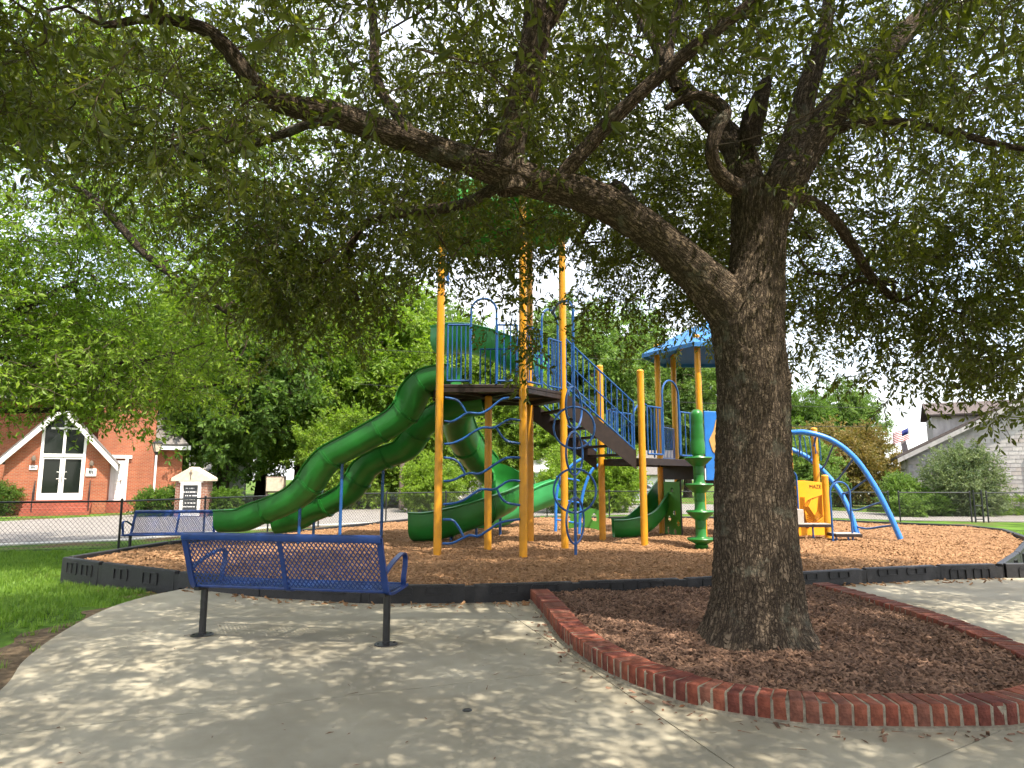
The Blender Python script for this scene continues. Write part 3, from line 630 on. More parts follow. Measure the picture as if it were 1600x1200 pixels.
# --- litter on the concrete
for i, (u, v, s) in enumerate([(1041,1101,.05),(1052,1104,.04),(1066,1104,.05),(1036,1110,.03)]):
    p = gnd(u, v, .004); a = random.uniform(0, 6); d = V(math.cos(a), math.sin(a), 0); w = V(-d.y, d.x, 0)*s*.28
    mb = MB(); mb.add([p-d*s*.5, p+w+V(0,0,.008), p+d*s*.5+V(0,0,.006), p-w+V(0,0,.003)], [(0,1,2),(0,2,3)])
    tag(mb.build('fallen_leaf', M['deadleaf'], sm=0), ['brown dead leaf lying left of the others by the brick edging', 'small curled brown leaf, middle of the leaves by the edging', 'long brown dead leaf, rightmost by the brick edging', 'tiny dead leaf nearest the control joint by the edging'][i], 'leaf', 'dead leaves on the concrete')
lv = []
for _ in range(6):
    L_ = RNG.uniform(.03, .06); w_ = L_*RNG.uniform(.2, .35); c_ = RNG.uniform(.002, .012)
    lv.append((np.array([[-L_/2,0,0],[0,w_/2,c_],[L_/2,0,c_*.6],[0,-w_/2,c_*.7]]), [(0,1,2),(0,2,3)], [RNG.random()]*4, [0,0]))
for _ in range(3): L_ = RNG.uniform(.04,.10); lv.append((np.array([[-L_/2,-.0016,.002],[L_/2,.003,.003],[L_/2,.006,.003],[-L_/2,.0016,.006]]), [(0,1,2,3)], [0]*4, [0]))
qa = RNG.uniform((-3.4,3.3),(3.6,8.2),(110,2)); ts = RNG.integers(0, len(bp), 150); qb = np.array([(bp[i].x+RNG.normal()*.12-.10*(bp[i].x < 2.2), bp[i].y-abs(RNG.normal())*.16) for i in ts])
qc = np.array([(a_, np.interp(a_, [-2.9,-1.6,-.4,.8], [8.35,7.95,8.0,8.2])-abs(RNG.normal())*.2) for a_ in RNG.uniform(-2.9, .3, 120)])
qd = np.vstack([qa, qb, qc]); ok = ~inside(qd, [(p_.x, p_.y) for p_ in bed]); qd = qd[ok]; N = len(qd)
scatter('leaf_litter', lv, np.column_stack([qd, np.full(N, .003)]), np.column_stack([np.zeros((N,2)), RNG.uniform(0,6.3,N)]), RNG.uniform(.5,1.1,N), [M['deadleaf']])
p = gnd(730, 1110, 0); o = MB().lathe([(.03,0),(.03,.004),(.022,.006),(.02,.003)], p, 16).build('floor_cap', M['black']); tag(o, 'small round dark cap set in the concrete in front of bench', 'drain cap')
# ================================================================== PLAYGROUND
# ------------------------------------------------------------------ benches of blue expanded metal
def lattice(mb, O, ex, ey, W_, H_, px, py, sw, th):
    O, ex, ey = Vector(O), Vector(ex), Vector(ey); k = py/px; nz = ex.cross(ey)
    for s in (1, -1):
        x0 = -(H_/k)-px if s > 0 else 0
        x0 = math.floor(x0/px)*px+px*.5
        while x0 < W_+H_/k+px:
            xa, xb = x0, x0+s*H_/k; ya, yb = 0, H_
            def cl(x, y, xo, yo):
                if x < 0: t = (0-x)/(xo-x); return 0, y+(yo-y)*t
                if x > W_: t = (W_-x)/(xo-x); return W_, y+(yo-y)*t
                return x, y
            if not (max(xa, xb) <= 0 or min(xa, xb) >= W_):
                a = cl(xa, ya, xb, yb); b = cl(xb, yb, xa, ya)
                mb.beam(O+ex*a[0]+ey*a[1]+nz*(s*.0012), O+ex*b[0]+ey*b[1]+nz*(s*.0012), sw, th, nz)
            x0 += px
def make_bench(label):
    t = thing('park_bench', (0,0,0), label, 'bench', 'blue metal benches'); B = M['benchblue']; L = .915
    bt, bb = V(0,-.19,.90), V(0,-.02,.47); up = (bt-bb).normalized()
    mb = MB(); lattice(mb, V(-L,0,0)+bb, V(1,0,0), up, 2*L, (bt-bb).length, .041, .057, .0096, .004); mb.build('back_mesh', B, t, sm=0)
    mb = MB(); lattice(mb, V(-L,.03,.452), V(1,0,0), V(0,1,0), 2*L, .40, .041, .050, .0125, .004); mb.build('seat_mesh', B, t, sm=0)
    prof = [(-.024,0),(-.03,.02),(-.024,.045),(0,.056),(.024,.045),(.026,0),(.02,-.012),(-.02,-.012)]
    MB().sweep([V(-L-.012,0,-.02)+bt, V(L+.012,0,-.02)+bt], prof).build('top_rail', B, t, sm=50, bevel=.004)
    MB().tube([V(-L,.44,.447), V(L,.44,.447)], .021, 10).build('front_roll', B, t)
    MB().tube([V(-L,.005,.452), V(L,.005,.452)], .016, 8).build('rear_roll', B, t)
    for s in (-1, 1):
        x = s*L; pr = spline([V(x,-.19,.91), V(x,-.11,.70), V(x,-.035,.50), V(x,.02,.437), V(x,.12,.425), V(x,.30,.435), V(x,.455,.447)], 5)
        mb = MB()
        for a, b in zip(pr, pr[1:]): mb.beam(a, b+(b-a)*.06, .05, .022, V(1,0,0).cross(b-a).normalized())
        mb.build('end_frame', B, t, sm=50)
        ar = spline([V(x,-.08,.60), V(x,.05,.655), V(x,.22,.71), V(x,.36,.735), V(x,.425,.70), V(x,.43,.62), V(x,.40,.53), V(x,.40,.45)], 5)
        mb = MB()
        for a, b in zip(ar, ar[1:]): mb.beam(a, b+(b-a)*.08, .045, .014, V(1,0,0).cross(b-a).normalized())
        mb.build('armrest', B, t, sm=50)
        lg = MB().tube([V(s*(L-.035),.10,.006), V(s*(L-.035),.10,.425)], .031, 14).build('leg', M['black'], t)
        MB().lathe([(.10,0),(.10,.008),(.09,.012),(.035,.013),(.034,.03)], V(s*(L-.035),.10,.001), 24).build('base_plate', M['black'], lg)
        mb = MB()
        for k in range(4): mb.lathe([(.011,0),(.011,.009)], V(s*(L-.035)+.07*math.cos(k*1.57+.7), .10+.07*math.sin(k*1.57+.7), .011), 6)
        mb.build('bolt', M['black'], lg, sm=0)
        MB().beam(V(s*(L-.035),-.02,.425), V(s*(L-.035),.40,.432), .05, .03).build('seat_bracket', M['black'], t, sm=0)
    pr = spline([V(0,-.185,.88), V(0,-.105,.69), V(0,-.04,.50), V(0,.02,.432), V(0,.2,.425), V(0,.43,.44)], 5); mb = MB()
    for a, b in zip(pr, pr[1:]): mb.beam(a, b+(b-a)*.06, .04, .012, V(1,0,0).cross(b-a).normalized())
    mb.build('centre_brace', B, t, sm=50)
    return t
bench = make_bench('blue mesh bench in front, seen from behind, bolted to the concrete plaza')
bench.location = (-1.955, 6.12, 0); bench.rotation_euler = (0, 0, math.atan2(-.37, 1.82))
b2 = copy_tree(bench); b2['label'] = 'blue mesh bench facing the camera, beside chain link fence and slide ends'
b2.location = (-7.32, 15.1, gz(-7.7, 15)-.0); b2.rotation_euler = (0, 0, PI+.12)
# concrete grout pads under the near legs
for s in (-.88, .88):
    R_ = Matrix.Rotation(bench.rotation_euler[2], 3, 'Z'); p = Vector(bench.location)+R_ @ V(s,.1,0)
    a = random.uniform(0, 1)
    tag(MB().prism([(p.x+.16*math.cos(a+k*1.57), p.y+.14*math.sin(a+k*1.57)) for k in range(4)], -.004, .0035).build('grout_patch', M['mortar'], sm=0), 'square grout patch under the %s leg of front bench' % ('left' if s < 0 else 'right'), 'grout patch')
# ------------------------------------------------------------------ the play structure
ps = thing('play_structure', (.2, 12.8, CZ), 'large playground structure with yellow posts, green slides, blue rails and stairs', 'playground')
A, B, C, D, E_, F_ = V(-1.25,11.66,0), V(.19,11.66,0), V(.97,12.75,0), V(-.44,12.65,0), V(.37,13.9,0), V(-1.50,13.95,0)
DZ = 3.02
def post(p, z1, z0=CZ-.3, r=.068):
    p = V(p[0], p[1], 0)
    return MB().lathe([(r, z0), (r, z1-.03), (r*1.04, z1-.028), (r*1.04, z1-.004), (r*.85, z1+.014), (r*.4, z1+.026)], p, 20).build('post', M['yellow'], ps, sm=35)
for p, z1 in ((A, 6.65), (B, 6.6), (C, 6.6), (E_, 6.6), (F_, 6.6)): post(p, z1)
post(D, DZ-.1)
def deck(name, poly, z, th=.055):
    o = MB().prism([(p[0], p[1]) for p in poly], z-th, z).build(name, M['deck'], ps, sm=0, bevel=.008)
    m = MB(); n_ = len(poly); c = sum((Vector((p[0], p[1], 0)) for p in poly), V(0,0,0))/n_
    for i in range(n_):                                          # folded channel edges and ribs beneath
        a, b = Vector((*poly[i][:2], z-.085)), Vector((*poly[(i+1) % n_][:2], z-.085)); m.beam(lerp(a, V(c.x,c.y,a.z), .02), lerp(b, V(c.x,c.y,b.z), .02), .03, .10)
        m.beam(lerp(a, V(c.x,c.y,a.z), .03), V(c.x, c.y, z-.08), .03, .06)
    m.build('deck_ribs', M['deck'], o, sm=0); return o
deck('deck', [A, B, C, E_, F_, (-1.52, 12.8)], DZ)
def rod(pts, r=.017, mat_='blue', name='rail', parent=None, n=8, sm=True, k=5):
    return MB().tube(spline(pts, k) if len(pts) > 2 else pts, r, n).build(name, M[mat_], parent or ps)
def panel(p0, p1, z0, z1, nb, name='guard_panel', mat_='blue', slope=0.0, r=.016):
    """a guard of upright bars: one part; p0, p1 plan points; slope = drop of the far end"""
    p0, p1 = Vector((p0[0], p0[1], 0)), Vector((p1[0], p1[1], 0)); mb = MB(); dz = V(0, 0, -slope)
    a0, a1 = p0+V(0,0,z0), p1+V(0,0,z0)+dz; b0, b1 = p0+V(0,0,z1), p1+V(0,0,z1)+dz
    mb.tube([a0, a1], r*1.15, 8); mb.tube([b0, b1], r*1.15, 8); mb.tube([a0, b0], r, 8); mb.tube([a1, b1], r, 8)
    for i in range(1, nb+1): f = i/(nb+1); mb.tube([lerp(a0, a1, f), lerp(b0, b1, f)], r*.72, 7)
    return mb.build(name, M[mat_], ps)
def arch(p0, p1, z0, z1, r=.02, name='arch', mat_='blue'):
    p0, p1 = Vector((p0[0], p0[1], 0)), Vector((p1[0], p1[1], 0)); h = (p1-p0).length/2; c = (p0+p1)/2; pts = [p0+V(0,0,z0), p0+V(0,0,(z0+z1)/2)]
    for k in range(0, 13): a = PI*k/12; pts.append(c+(p0-c)*math.cos(a)+V(0,0,z1-h+h*math.sin(a)))
    pts += [p1+V(0,0,(z0+z1)/2), p1+V(0,0,z0)]; return MB().tube(pts, r, 9).build(name, M[mat_], ps)
def on(P, Q, f): return lerp(P, Q, f)
ZR0, ZR1 = DZ+.06, DZ+1.05
fy = lambda u: (u-683)/(818-683)
panel(on(A,B,.09), on(A,B,.36), ZR0, ZR1, 4); arch(on(A,B,.37), on(A,B,.68), ZR0-.05, DZ+1.52); panel(on(A,B,.69), on(A,B,.93), ZR0, ZR1, 2)
panel(on(B,C,.08), on(B,C,.42), ZR0, ZR1, 4); arch(on(B,C,.45), on(B,C,.86), ZR0-.05, DZ+1.50); panel(on(B,C,.62), on(B,C,.95), ZR0, ZR1-.1, 3)
panel(on(E_,F_,.1), on(E_,F_,.55), ZR0, ZR1, 7); panel(on(C,E_,.05), on(C,E_,.28), ZR0, ZR1, 2)
# green leaf-shaped roof over the tall tower
c0 = (A+B+C+E_+F_)/5; RZ = 6.55
for k, (P, Q) in enumerate(((A,B),(B,C),(C,E_),(E_,F_),(F_,A))):
    o1, o2 = c0+(P-c0)*1.22, c0+(Q-c0)*1.22; m_ = (o1+o2)/2; ed_ = []
    for i in range(9):
        f = i/8; e = lerp(o1, o2, f); bul = math.sin(PI*f); ed_.append(e+(m_-c0).normalized()*.16*bul+V(0,0,RZ-.18-.20*bul+.05*math.cos(f*PI*4)))
    mid = [lerp(lerp(c0+V(0,0,RZ+.75), p, .55), p, .0)+V(0,0,.12) for p in ed_]; top = c0+V(0,0,RZ+.78); vs_ = ed_+mid+[top]
    fs_ = [(i, i+1, 9+i+1, 9+i) for i in range(8)]+[(9+i, 9+i+1, 18) for i in range(8)]
    mb = MB(); mb.add(vs_, fs_); o = mb.build('roof_leaf', M['roofgreen'], ps); sl = o.modifiers.new('solid', 'SOLIDIFY'); sl.thickness = .02
# climbing web between the two front posts
def wp(u, v): return at(u, v, 11.60)
def Z2(x, y): return (640+x/4, 600+y/4)
webs = [[(222,85),(290,98),(325,130),(355,185)],[(218,232),(265,235),(310,212),(365,180),(440,184),(500,155),(585,92),(690,88)],
 [(216,375),(270,370),(330,345),(400,300),(455,272),(530,272),(600,232),(640,220),(690,228)],[(545,275),(580,330),(620,360),(690,372)],
 [(214,460),(270,468),(310,495),(345,558)],[(212,608),(275,600),(330,572),(380,556),(440,560),(520,512),(600,464),(690,460)],
 [(210,752),(280,745),(340,725),(400,685),(450,658),(530,658),(600,615),(640,603),(690,606)],[(545,655),(570,708),(610,742),(690,758)],
 [(208,848),(265,850),(300,885),(335,950)],[(205,997),(265,995),(330,965),(375,945),(430,950),(500,908),(570,865),(690,845)]]
for w_ in webs:
    P = [wp(*Z2(*p)) for p in w_]; MB().tube(spline(P, 3), .021, 9).build('web_rung', M['blue'], ps)
rod([wp(*Z2(270,270)), wp(*Z2(235,450)), wp(*Z2(222,700)), wp(*Z2(216,985))], .026, name='web_upright')
# ring climber: a pole with crossed rings, hung from a loop at the deck
RP = V(1.07, 11.70, 0)
loop = [on(B,C,.72)+V(0,0,DZ+1.46), V(.85,11.95,DZ+1.52), V(1.0,11.78,DZ+1.50), RP+V(0,0,DZ+1.35), RP+V(0,0,DZ+.9), RP+V(0,0,1.5), RP+V(0,0,CZ-.1)]
rod(loop, .026, name='climber_pole', k=4)
for zc, r_, rot in ((2.62,.36,'n'),(2.27,.36,'w'),(1.83,.37,'n'),(1.20,.37,'w'),(.70,.385,'n')):
    a = .15 if rot == 'w' else 1.09
    d_ = V(math.cos(a), math.sin(a), 0); tl = V(0,0,1)
    MB().tube([RP+V(0,0,zc)+(d_*math.cos(k*PI/20)+tl*math.sin(k*PI/20))*r_ for k in range(40)], .019, 8, closed=True).build('climber_ring', M['blue'], ps)
# stairs from the tall deck down to the low deck
LZ = 1.80; F2, G2 = V(1.85,14.17,0), V(2.52,13.22,0)
post(F2, 3.75); post(G2, 3.50)
s0n, s1n, s0f, s1f = C+V(.05,-.03,0), G2+V(-.12,.02,0), E_+V(.03,0,0), F2+V(-.1,0,0)
for a, b, nm in ((s0n, s1n, 'stringer'), (s0f, s1f, 'stringer')):
    MB().plate([a+V(0,0,DZ-.42), b+V(0,0,LZ-.22), b+V(0,0,LZ+.16), a+V(0,0,DZ-.03)], .012).build(nm, M['deck'], ps, sm=0)
for i in range(7):
    f = (i+.5)/7; z_ = lerp(DZ, LZ, f); a0, a1 = lerp(s0n, s1n, f-.075), lerp(s0n, s1n, f+.075); b0, b1 = lerp(s0f, s1f, f-.075), lerp(s0f, s1f, f+.075)
    MB().prism([(a0.x,a0.y),(a1.x,a1.y),(b1.x,b1.y),(b0.x,b0.y)], z_-.045, z_).build('stair_tread', M['deck'], ps, sm=0, bevel=.004)
MB().prism([(s0n.x,s0n.y),(s1n.x-.2,s1n.y-.06),(s1f.x-.2,s1f.y),(s0f.x,s0f.y)], 0, .012).build('stair_soffit', M['deck'], ps, sm=0)
so = ps.children[-1]
for v_ in so.data.vertices:
    f = (v_.co.x+.2-s0n.x)/(s1n.x-s0n.x) if v_.co.y+12.8 < 13.4 else (v_.co.x+.2-s0f.x)/(s1f.x-s0f.x); v_.co.z += lerp(DZ-.32, LZ-.2, f)-0
pn, pf = (s0n, s1n), (s0f, s1f)
panel(s0n, s1n-(s1n-s0n)*.02, DZ+.10, DZ+1.02, 11, 'stair_rail', slope=DZ-LZ-.06); panel(s0f, s1f, DZ+.10, DZ+1.02, 11, 'stair_rail', slope=DZ-LZ-.06)
rod([s0n+V(.02,-.05,DZ+.55), lerp(s0n,s1n,.97)+V(0,-.05,LZ+.62)], .013, name='hand_bar'); rod([s0f+V(.02,-.05,DZ+.55), lerp(s0f,s1f,.97)+V(0,-.05,LZ+.62)], .013, name='hand_bar')
# low hexagonal deck with the blue roof
HC, HR = V(4.75, 15.95, 0), 1.3
hx = [HC+V(math.cos(math.radians(a)), math.sin(math.radians(a)), 0)*HR for a in (180, 120, 60, 0, -60, -120)]
for i, h_ in enumerate(hx): post(h_, 4.55)
deck('deck', [F2, G2, hx[5], hx[0]], LZ); deck('deck', [tuple((HC+(h_-HC)*.97)[:2]) for h_ in hx], LZ-.012)
rv = [HC+V(math.cos(math.radians(a)), math.sin(math.radians(a)), 0)*1.66+V(0,0,4.34) for a in (180, 120, 60, 0, -60, -120)]; ap = HC+V(0,0,5.2)
for i in range(6):
    a, b = rv[i], rv[(i+1) % 6]; mb = MB(); m1, m2 = lerp(a, ap, .5)+V(0,0,.012), lerp(b, ap, .5)+V(0,0,.012)
    mb.add([a+V(0,0,-.09), b+V(0,0,-.09), b, a, m1, m2, ap], [(0,1,2,3),(3,2,5,4),(4,5,6)]); o = mb.build('roof_panel', M['roofblue'], ps, sm=0); sl = o.modifiers.new('solid', 'SOLIDIFY'); sl.thickness = .016
for i in (0, 1, 5): MB().tube([hx[i]+V(0,0,4.45), lerp(rv[i], ap, .75)-V(0,0,.05)], .022, 8).build('roof_rafter', M['tan'], ps)
R0, R1 = LZ+.08, LZ+1.02
g2, hj = G2, hx[5]
panel(on(g2,hj,.09), on(g2,hj,.32), R0, R1, 3); arch(on(g2,hj,.34), on(g2,hj,.62), R0, LZ+1.62); panel(on(g2,hj,.64), on(g2,hj,.90), R0, R1-.03, 2)
panel(on(F2,hx[0],.1), on(F2,hx[0],.5), R0, R1, 6); arch(on(F2,hx[0],.52), on(F2,hx[0],.9), R0, LZ+1.3); panel(on(hx[0],hx[1],.1), on(hx[0],hx[1],.9), R0, R1-.2, 8)
panel(on(F2,G2,.1)+V(.1,.05,0), on(F2,G2,.28)+V(.1,.05,0), R0, R1, 1)
MB().plate([on(hx[0],hx[5],.08)+V(0,0,LZ-.42), on(hx[0],hx[5],.95)+V(0,0,LZ-.42), on(hx[0],hx[5],.95)+V(0,0,LZ-.08), on(hx[0],hx[5],.08)+V(0,0,LZ-.08)], .02).build('skirt_panel', M['deck'], ps, sm=0, bevel=.01)
deck('deck', [hx[5]+V(.05,-.05,0), hx[5]+V(1.25,-.6,0), hx[4]+V(.6,-.3,0), hx[4]], LZ-.42)
# green climbing wall under the low deck, with holds cut through
def holed(name, O, ex, W_, H_, holes, material, th=.022, arc=0):
    O, ex = Vector(O), Vector(ex).normalized(); bm = bmesh.new(); nx_, nz_ = 34, 48; ny = V(0,0,1).cross(ex)
    keep = []
    for i in range(nx_+1):
        for j in range(nz_+1):
            x, z_ = W_*i/nx_, H_*j/nz_; bm.verts.new(O+ex*x+V(0,0,z_+(arc*math.sin(PI*i/nx_) if arc else 0)))
    bm.verts.ensure_lookup_table()
    for i in range(nx_):
        for j in range(nz_):
            cx, cz_ = (i+.5)/nx_, (j+.5)/nz_
            if any(((cx-a)/rx)**2+((cz_-b)/(rz*(1 if cz_ < b else 1.5)))**2 < 1 for a, b, rx, rz in holes): continue
            k = i*(nz_+1)+j; bm.faces.new([bm.verts[k], bm.verts[k+nz_+1], bm.verts[k+nz_+2], bm.verts[k+1]])
    mb = MB(); bm.verts.index_update(); mb.add([v.co for v in bm.verts if v.link_faces or True], [[v.index for v in f.verts] for f in bm.faces]); bm.free()
    o = mb.build(name, material, ps, sm=0); s = o.modifiers.new('solid', 'SOLIDIFY'); s.thickness = th; return o
wa, wb = hx[0]+V(.06,-.10,0), hx[0]+V(.06,-.10,0)+(hx[5]-hx[0]).normalized()*.52
o = holed('climbing_wall', wa+V(0,0,CZ-.05), wb-wa, .52, LZ-.42-CZ, [(.5,.84,.10,.035),(.22,.66,.09,.03),(.62,.42,.09,.04),(.3,.32,.10,.04),(.82,.24,.09,.045),(.2,.1,.09,.05),(.62,.08,.09,.05)], M['olive'])
for s_ in (0, 1):
    p = lerp(wa, wb, s_); MB().box(p+V(0,0,(CZ+LZ-.4)/2), (.03,.04,LZ-.4-CZ+.1)).build('wall_frame', M['black'], ps, sm=0)
mb = MB()
for k in range(11): mb.tube([lerp(wa,wb,.04)+V(.01,-.03,CZ+.12+k*.062), lerp(wa,wb,.97)+V(.01,-.03,CZ+.10+k*.062)], .008, 6)
mb.build('wall_ridges', M['olive'], ps)
gl, gr = V(1.20,16.6,0), V(2.14,16.35,0)
holed('green_panel', gl+V(0,0,CZ+.02), gr-gl, (gr-gl).length, .46, [(.16,.5,.05,.16),(.34,.82,.07,.13),(.52,.35,.05,.14),(.80,.55,.06,.16)], M['olive'], arc=.08)
# green stepping-pod climber
px_ = V(3.53, 12.97, 0); pr = [(.10,CZ-.05),(.13,CZ+.02)]
for k in range(4):
    z_ = CZ+.10+k*.50; pr += [(.10,z_-.13 if k else CZ+.03),(.24,z_),(.262,z_+.03),(.25,z_+.05),(.115,z_+.055),(.10,z_+.075)]
    if k < 3: pr += [(.095, z_+.22),(.10,z_+.225),(.10,z_+.24)]
pr += [(.10, 1.86)]
MB().lathe(pr, px_, 28).build('stepping_pod', M['green'], ps, sm=45)
tw = []; n_ = 16
mb = MB(); vs_ = []
for i in range(19):
    z_ = 1.86+i*.047; a0 = i*.09
    for k in range(n_):
        a = 2*PI*k/n_; r_ = .128*(1+.10*math.cos(2*(a-a0)))*(1 if (i % 6) else .93)*(1 if i < 17 else (.9 if i == 17 else .55)); vs_.append(px_+V(r_*math.cos(a), r_*math.sin(a), z_))
mb.add(vs_, [(i*n_+k, i*n_+(k+1) % n_, (i+1)*n_+(k+1) % n_, (i+1)*n_+k) for i in range(18) for k in range(n_)]+[tuple(range(18*n_, 19*n_))]); mb.build('pod_grip', M['green'], ps, sm=35)
# ------------------------------------------------------------------ slides: U-shaped chutes with rolled rims and seam flanges
def uprof(w=.30, d=.50, th=.022, k=10):
    out, inn = [], []
    for i in range(k+1):
        a = PI*i/k; x = -w*math.cos(a); y = -d*.62*math.sin(a)**.8-d*.0; out.append((x*1.0, y-.02)); inn.append((x*(1-th/w), y*(1-.5*th/d)))
    rim = .12*d
    pts = [(-w-.035, d*.36),(-w-.03, d*.32)]+[(-w, d*.30)]+out[0:]+[(w, d*.30),(w+.03, d*.32),(w+.035, d*.36),(w-.01, d*.385)]+list(reversed(inn))+[(-w+.01, d*.385)]
    return pts
def chute(name, pix, material, legs=(), w=.30, d=.52, seams=(.2,.4,.6,.8), label=None, du=0):
    P = spline([at(p[0], p[1]+du, p[2]) for p in pix], 8); o = MB().sweep(P, uprof(w, d)).build(name, material, ps, sm=50, label=label)
    for s_ in seams:
        i = int(s_*(len(P)-2)); seg = [P[i]-(P[i+1]-P[i]).normalized()*.018, P[i]+(P[i+1]-P[i]).normalized()*.018]
        MB().sweep(seg, [(a*1.05, b*1.05-.012) for a, b in uprof(w, d)]).build('seam_flange', material, o, sm=40)
        seg = [p+V(0,0,.0) for p in (P[i]-(P[i+1]-P[i]).normalized()*.045, P[i]-(P[i+1]-P[i]).normalized()*.030)]
        MB().sweep(seg, [(a*1.03, b*1.03-.010) for a, b in uprof(w, d)]).build('seam_flange', material, o, sm=40)
    for f in legs:
        p = P[int(f*(len(P)-1))]; MB().tube([V(p.x, p.y, CZ-.2), V(p.x, p.y, p.z-.2)], .031, 10).build('slide_leg', M['blue'], o)
    return o
def depths(px, d0, d1): return [(u, v, d0+(d1-d0)*i/(len(px)-1)) for i, (u, v) in enumerate(px)]
chute('wavy_slide', depths([(712,590),(691,591),(669,597),(651,613),(639,639),(621,657),(589,676),(554,695),(519,714),(499,736),(484,759),(464,777),(434,792),(404,803),(382,812),(345,814)], 12.45, 13.95), M['green'], (.50,.72), seams=(.16,.30,.40,.55,.68,.85), d=.44, w=.26, du=-5, label='long wavy green slide, nearer of the two side by side')
chute('wavy_slide', depths([(760,626),(735,628),(708,634),(682,645),(656,666),(644,687),(629,700),(599,711),(574,726),(561,745),(544,766),(509,785),(486,795),(467,806),(432,813)], 13.5, 15.05), M['green'], (.50,.84), seams=(.2,.33,.50,.66,.8), d=.43, w=.26, du=1, label='long wavy green slide, farther of the two side by side')
chute('spiral_slide', [(735,612,14.2),(715,640,14.9),(718,672,15.6),(738,705,16.4),(765,733,16.9),(790,752,16.5),(795,768,15.8),(775,782,15.2),(740,796,14.8),(705,808,14.6),(672,816,14.6),(648,816,14.7)], M['green'], (.62,.72,.82,.97), seams=(.25,.45,.7,.85), d=.60, w=.33, label='green curved slide turning back beneath the tall tower')
chute('wide_slide', [(870,762,18.6),(840,772,18.5),(812,782,18.3),(780,797,18.1),(745,806,18.0),(700,808,18.0)], M['sunlitgreen'], (.3,.7), seams=(.4,), d=.66, w=.36, label='pale sunlit green slide behind the yellow posts')
chute('small_slide', [(1052,752,16.4),(1035,775,16.0),(1018,800,15.7),(1000,815,15.4),(978,822,15.3),(958,823,15.3)], M['green'], (), seams=(), d=.44, w=.26, label='short green slide leaving the low deck')
# tall slide hood, sunlit paleness in its colour, seen through the tower's rails
chute('slide_hood', [(690,528,15.4),(715,524,15.0),(745,526,14.7),(775,536,14.5),(805,552,14.5),(840,575,14.8)], M['sunlitgreen'], (), seams=(), d=.62, w=.33, label='green slide chute high behind the tower rails')
# thin bracing arch behind the ring climber
for (a, b, c_, d_) in (((868,832,16.2),(872,760,16.2),(900,722,16.2),(940,712,16.2)), ((905,836,15.8),(910,775,15.8),(925,735,15.8),(945,722,15.8))):
    MB().tube(spline([at(*a), at(*b), at(*c_), at(*d_)], 6), .035, 10).build('rear_arch', M['lightblue'], ps)
for f, g in ((745,905),(780,908),(812,905)): rod([at(870, f, 16.2), at(g, f+6, 15.8)], .02, 'lightblue', 'rear_rung')
# blue climbing panel with a moulded tan hold, beside the trunk
bp_ = [hx[5]+V(.06,-.1,0), hx[5]+V(.85,-.22,0)]
MB().plate([bp_[0]+V(0,0,1.36), bp_[1]+V(0,0,1.36), bp_[1]+V(0,0,2.80), bp_[0]+V(0,0,2.86)], .03).build('blue_panel', M['lightblue'], ps, sm=0, bevel=.02)
ho = [(.18,.62),(.10,.86),(.22,1.06),(.30,1.30),(.42,1.36),(.55,1.30),(.66,1.33),(.74,1.0),(.66,.6),(.55,.25),(.42,.32),(.3,.52)]
MB().plate([bp_[0]+(bp_[1]-bp_[0])*a+V(0,-.045,1.36+b) for a, b in ho], .03).build('moulded_hold', M['tan'], ps, sm=0, bevel=.012)
# maze panel and its posts on the right
m0, m1 = V(5.6,14.9,0), V(6.93,15.2,0)
q0, q1 = V(6.03,16.5,0), V(6.98,16.4,0)
post(V(6.33,15.6,0), 2.62); post(V(6.99,15.75,0), 2.55); post(V(6.66,14.62,0), 1.46)
N_ = 18; mb = MB(); top_, bot_ = [], []
for i in range(N_+1): f = i/N_; p = lerp(m0, m1, f); top_.append(p+V(0,0,1.30+.06*math.sin(PI*f))); bot_.append(p+V(0,0,CZ+.02))
mb.plate(bot_+list(reversed(top_)), .025); mz = mb.build('maze_panel', M['maze'], ps, sm=0, bevel=.006)
ex = (m1-m0).normalized(); ny = V(ex.y, -ex.x, 0)
def mline(pts, r=.0105):
    MB().tube([m0+ex*(x+.28)+ny*.028+V(0,0,z_) for x, z_ in pts], r, 5).build('maze_groove', M['groove'], mz)
for k in range(6):
    s_ = .04+.042*k; mline([(.72-s_*.5,.98-s_*.2),(.86+s_*.35,1.02+s_*.12),(.80+s_*.55,.72-s_*.5),(.74-s_*.1,.62-s_*.55),(.62-s_*.6,.80),(.72-s_*.5,.98-s_*.2)][:6 if k % 2 else 5])
for k in range(4): mline([(.55,.62-k*.045),(.80+.02*k,.50-k*.045),(1.0,.62-k*.045),(1.02,.40-k*.03)])
for k in range(4): mline([(.42+k*.03,1.0),(.40+k*.03,.6),(.52+k*.02,.34)])
fc = bpy.data.curves.new('lettering', 'FONT'); fc.body = 'MAZE'; fc.size = .115; fc.extrude = .002; ft = bpy.data.objects.new('lettering', fc); COL.objects.link(ft)
dg = bpy.context.evaluated_depsgraph_get(); lm = bpy.data.meshes.new_from_object(ft.evaluated_get(dg)); bpy.data.objects.remove(ft); ft = bpy.data.objects.new('lettering', lm); COL.objects.link(ft)
lm.materials.clear(); lm.materials.append(M['lettering']); ft.parent = mz; ft.rotation_euler = (PI/2, 0, math.atan2(ex.y, ex.x)); ft.location = m0+ex*.93+ny*.03+V(0,0,1.19)-Vector(ps['base'])
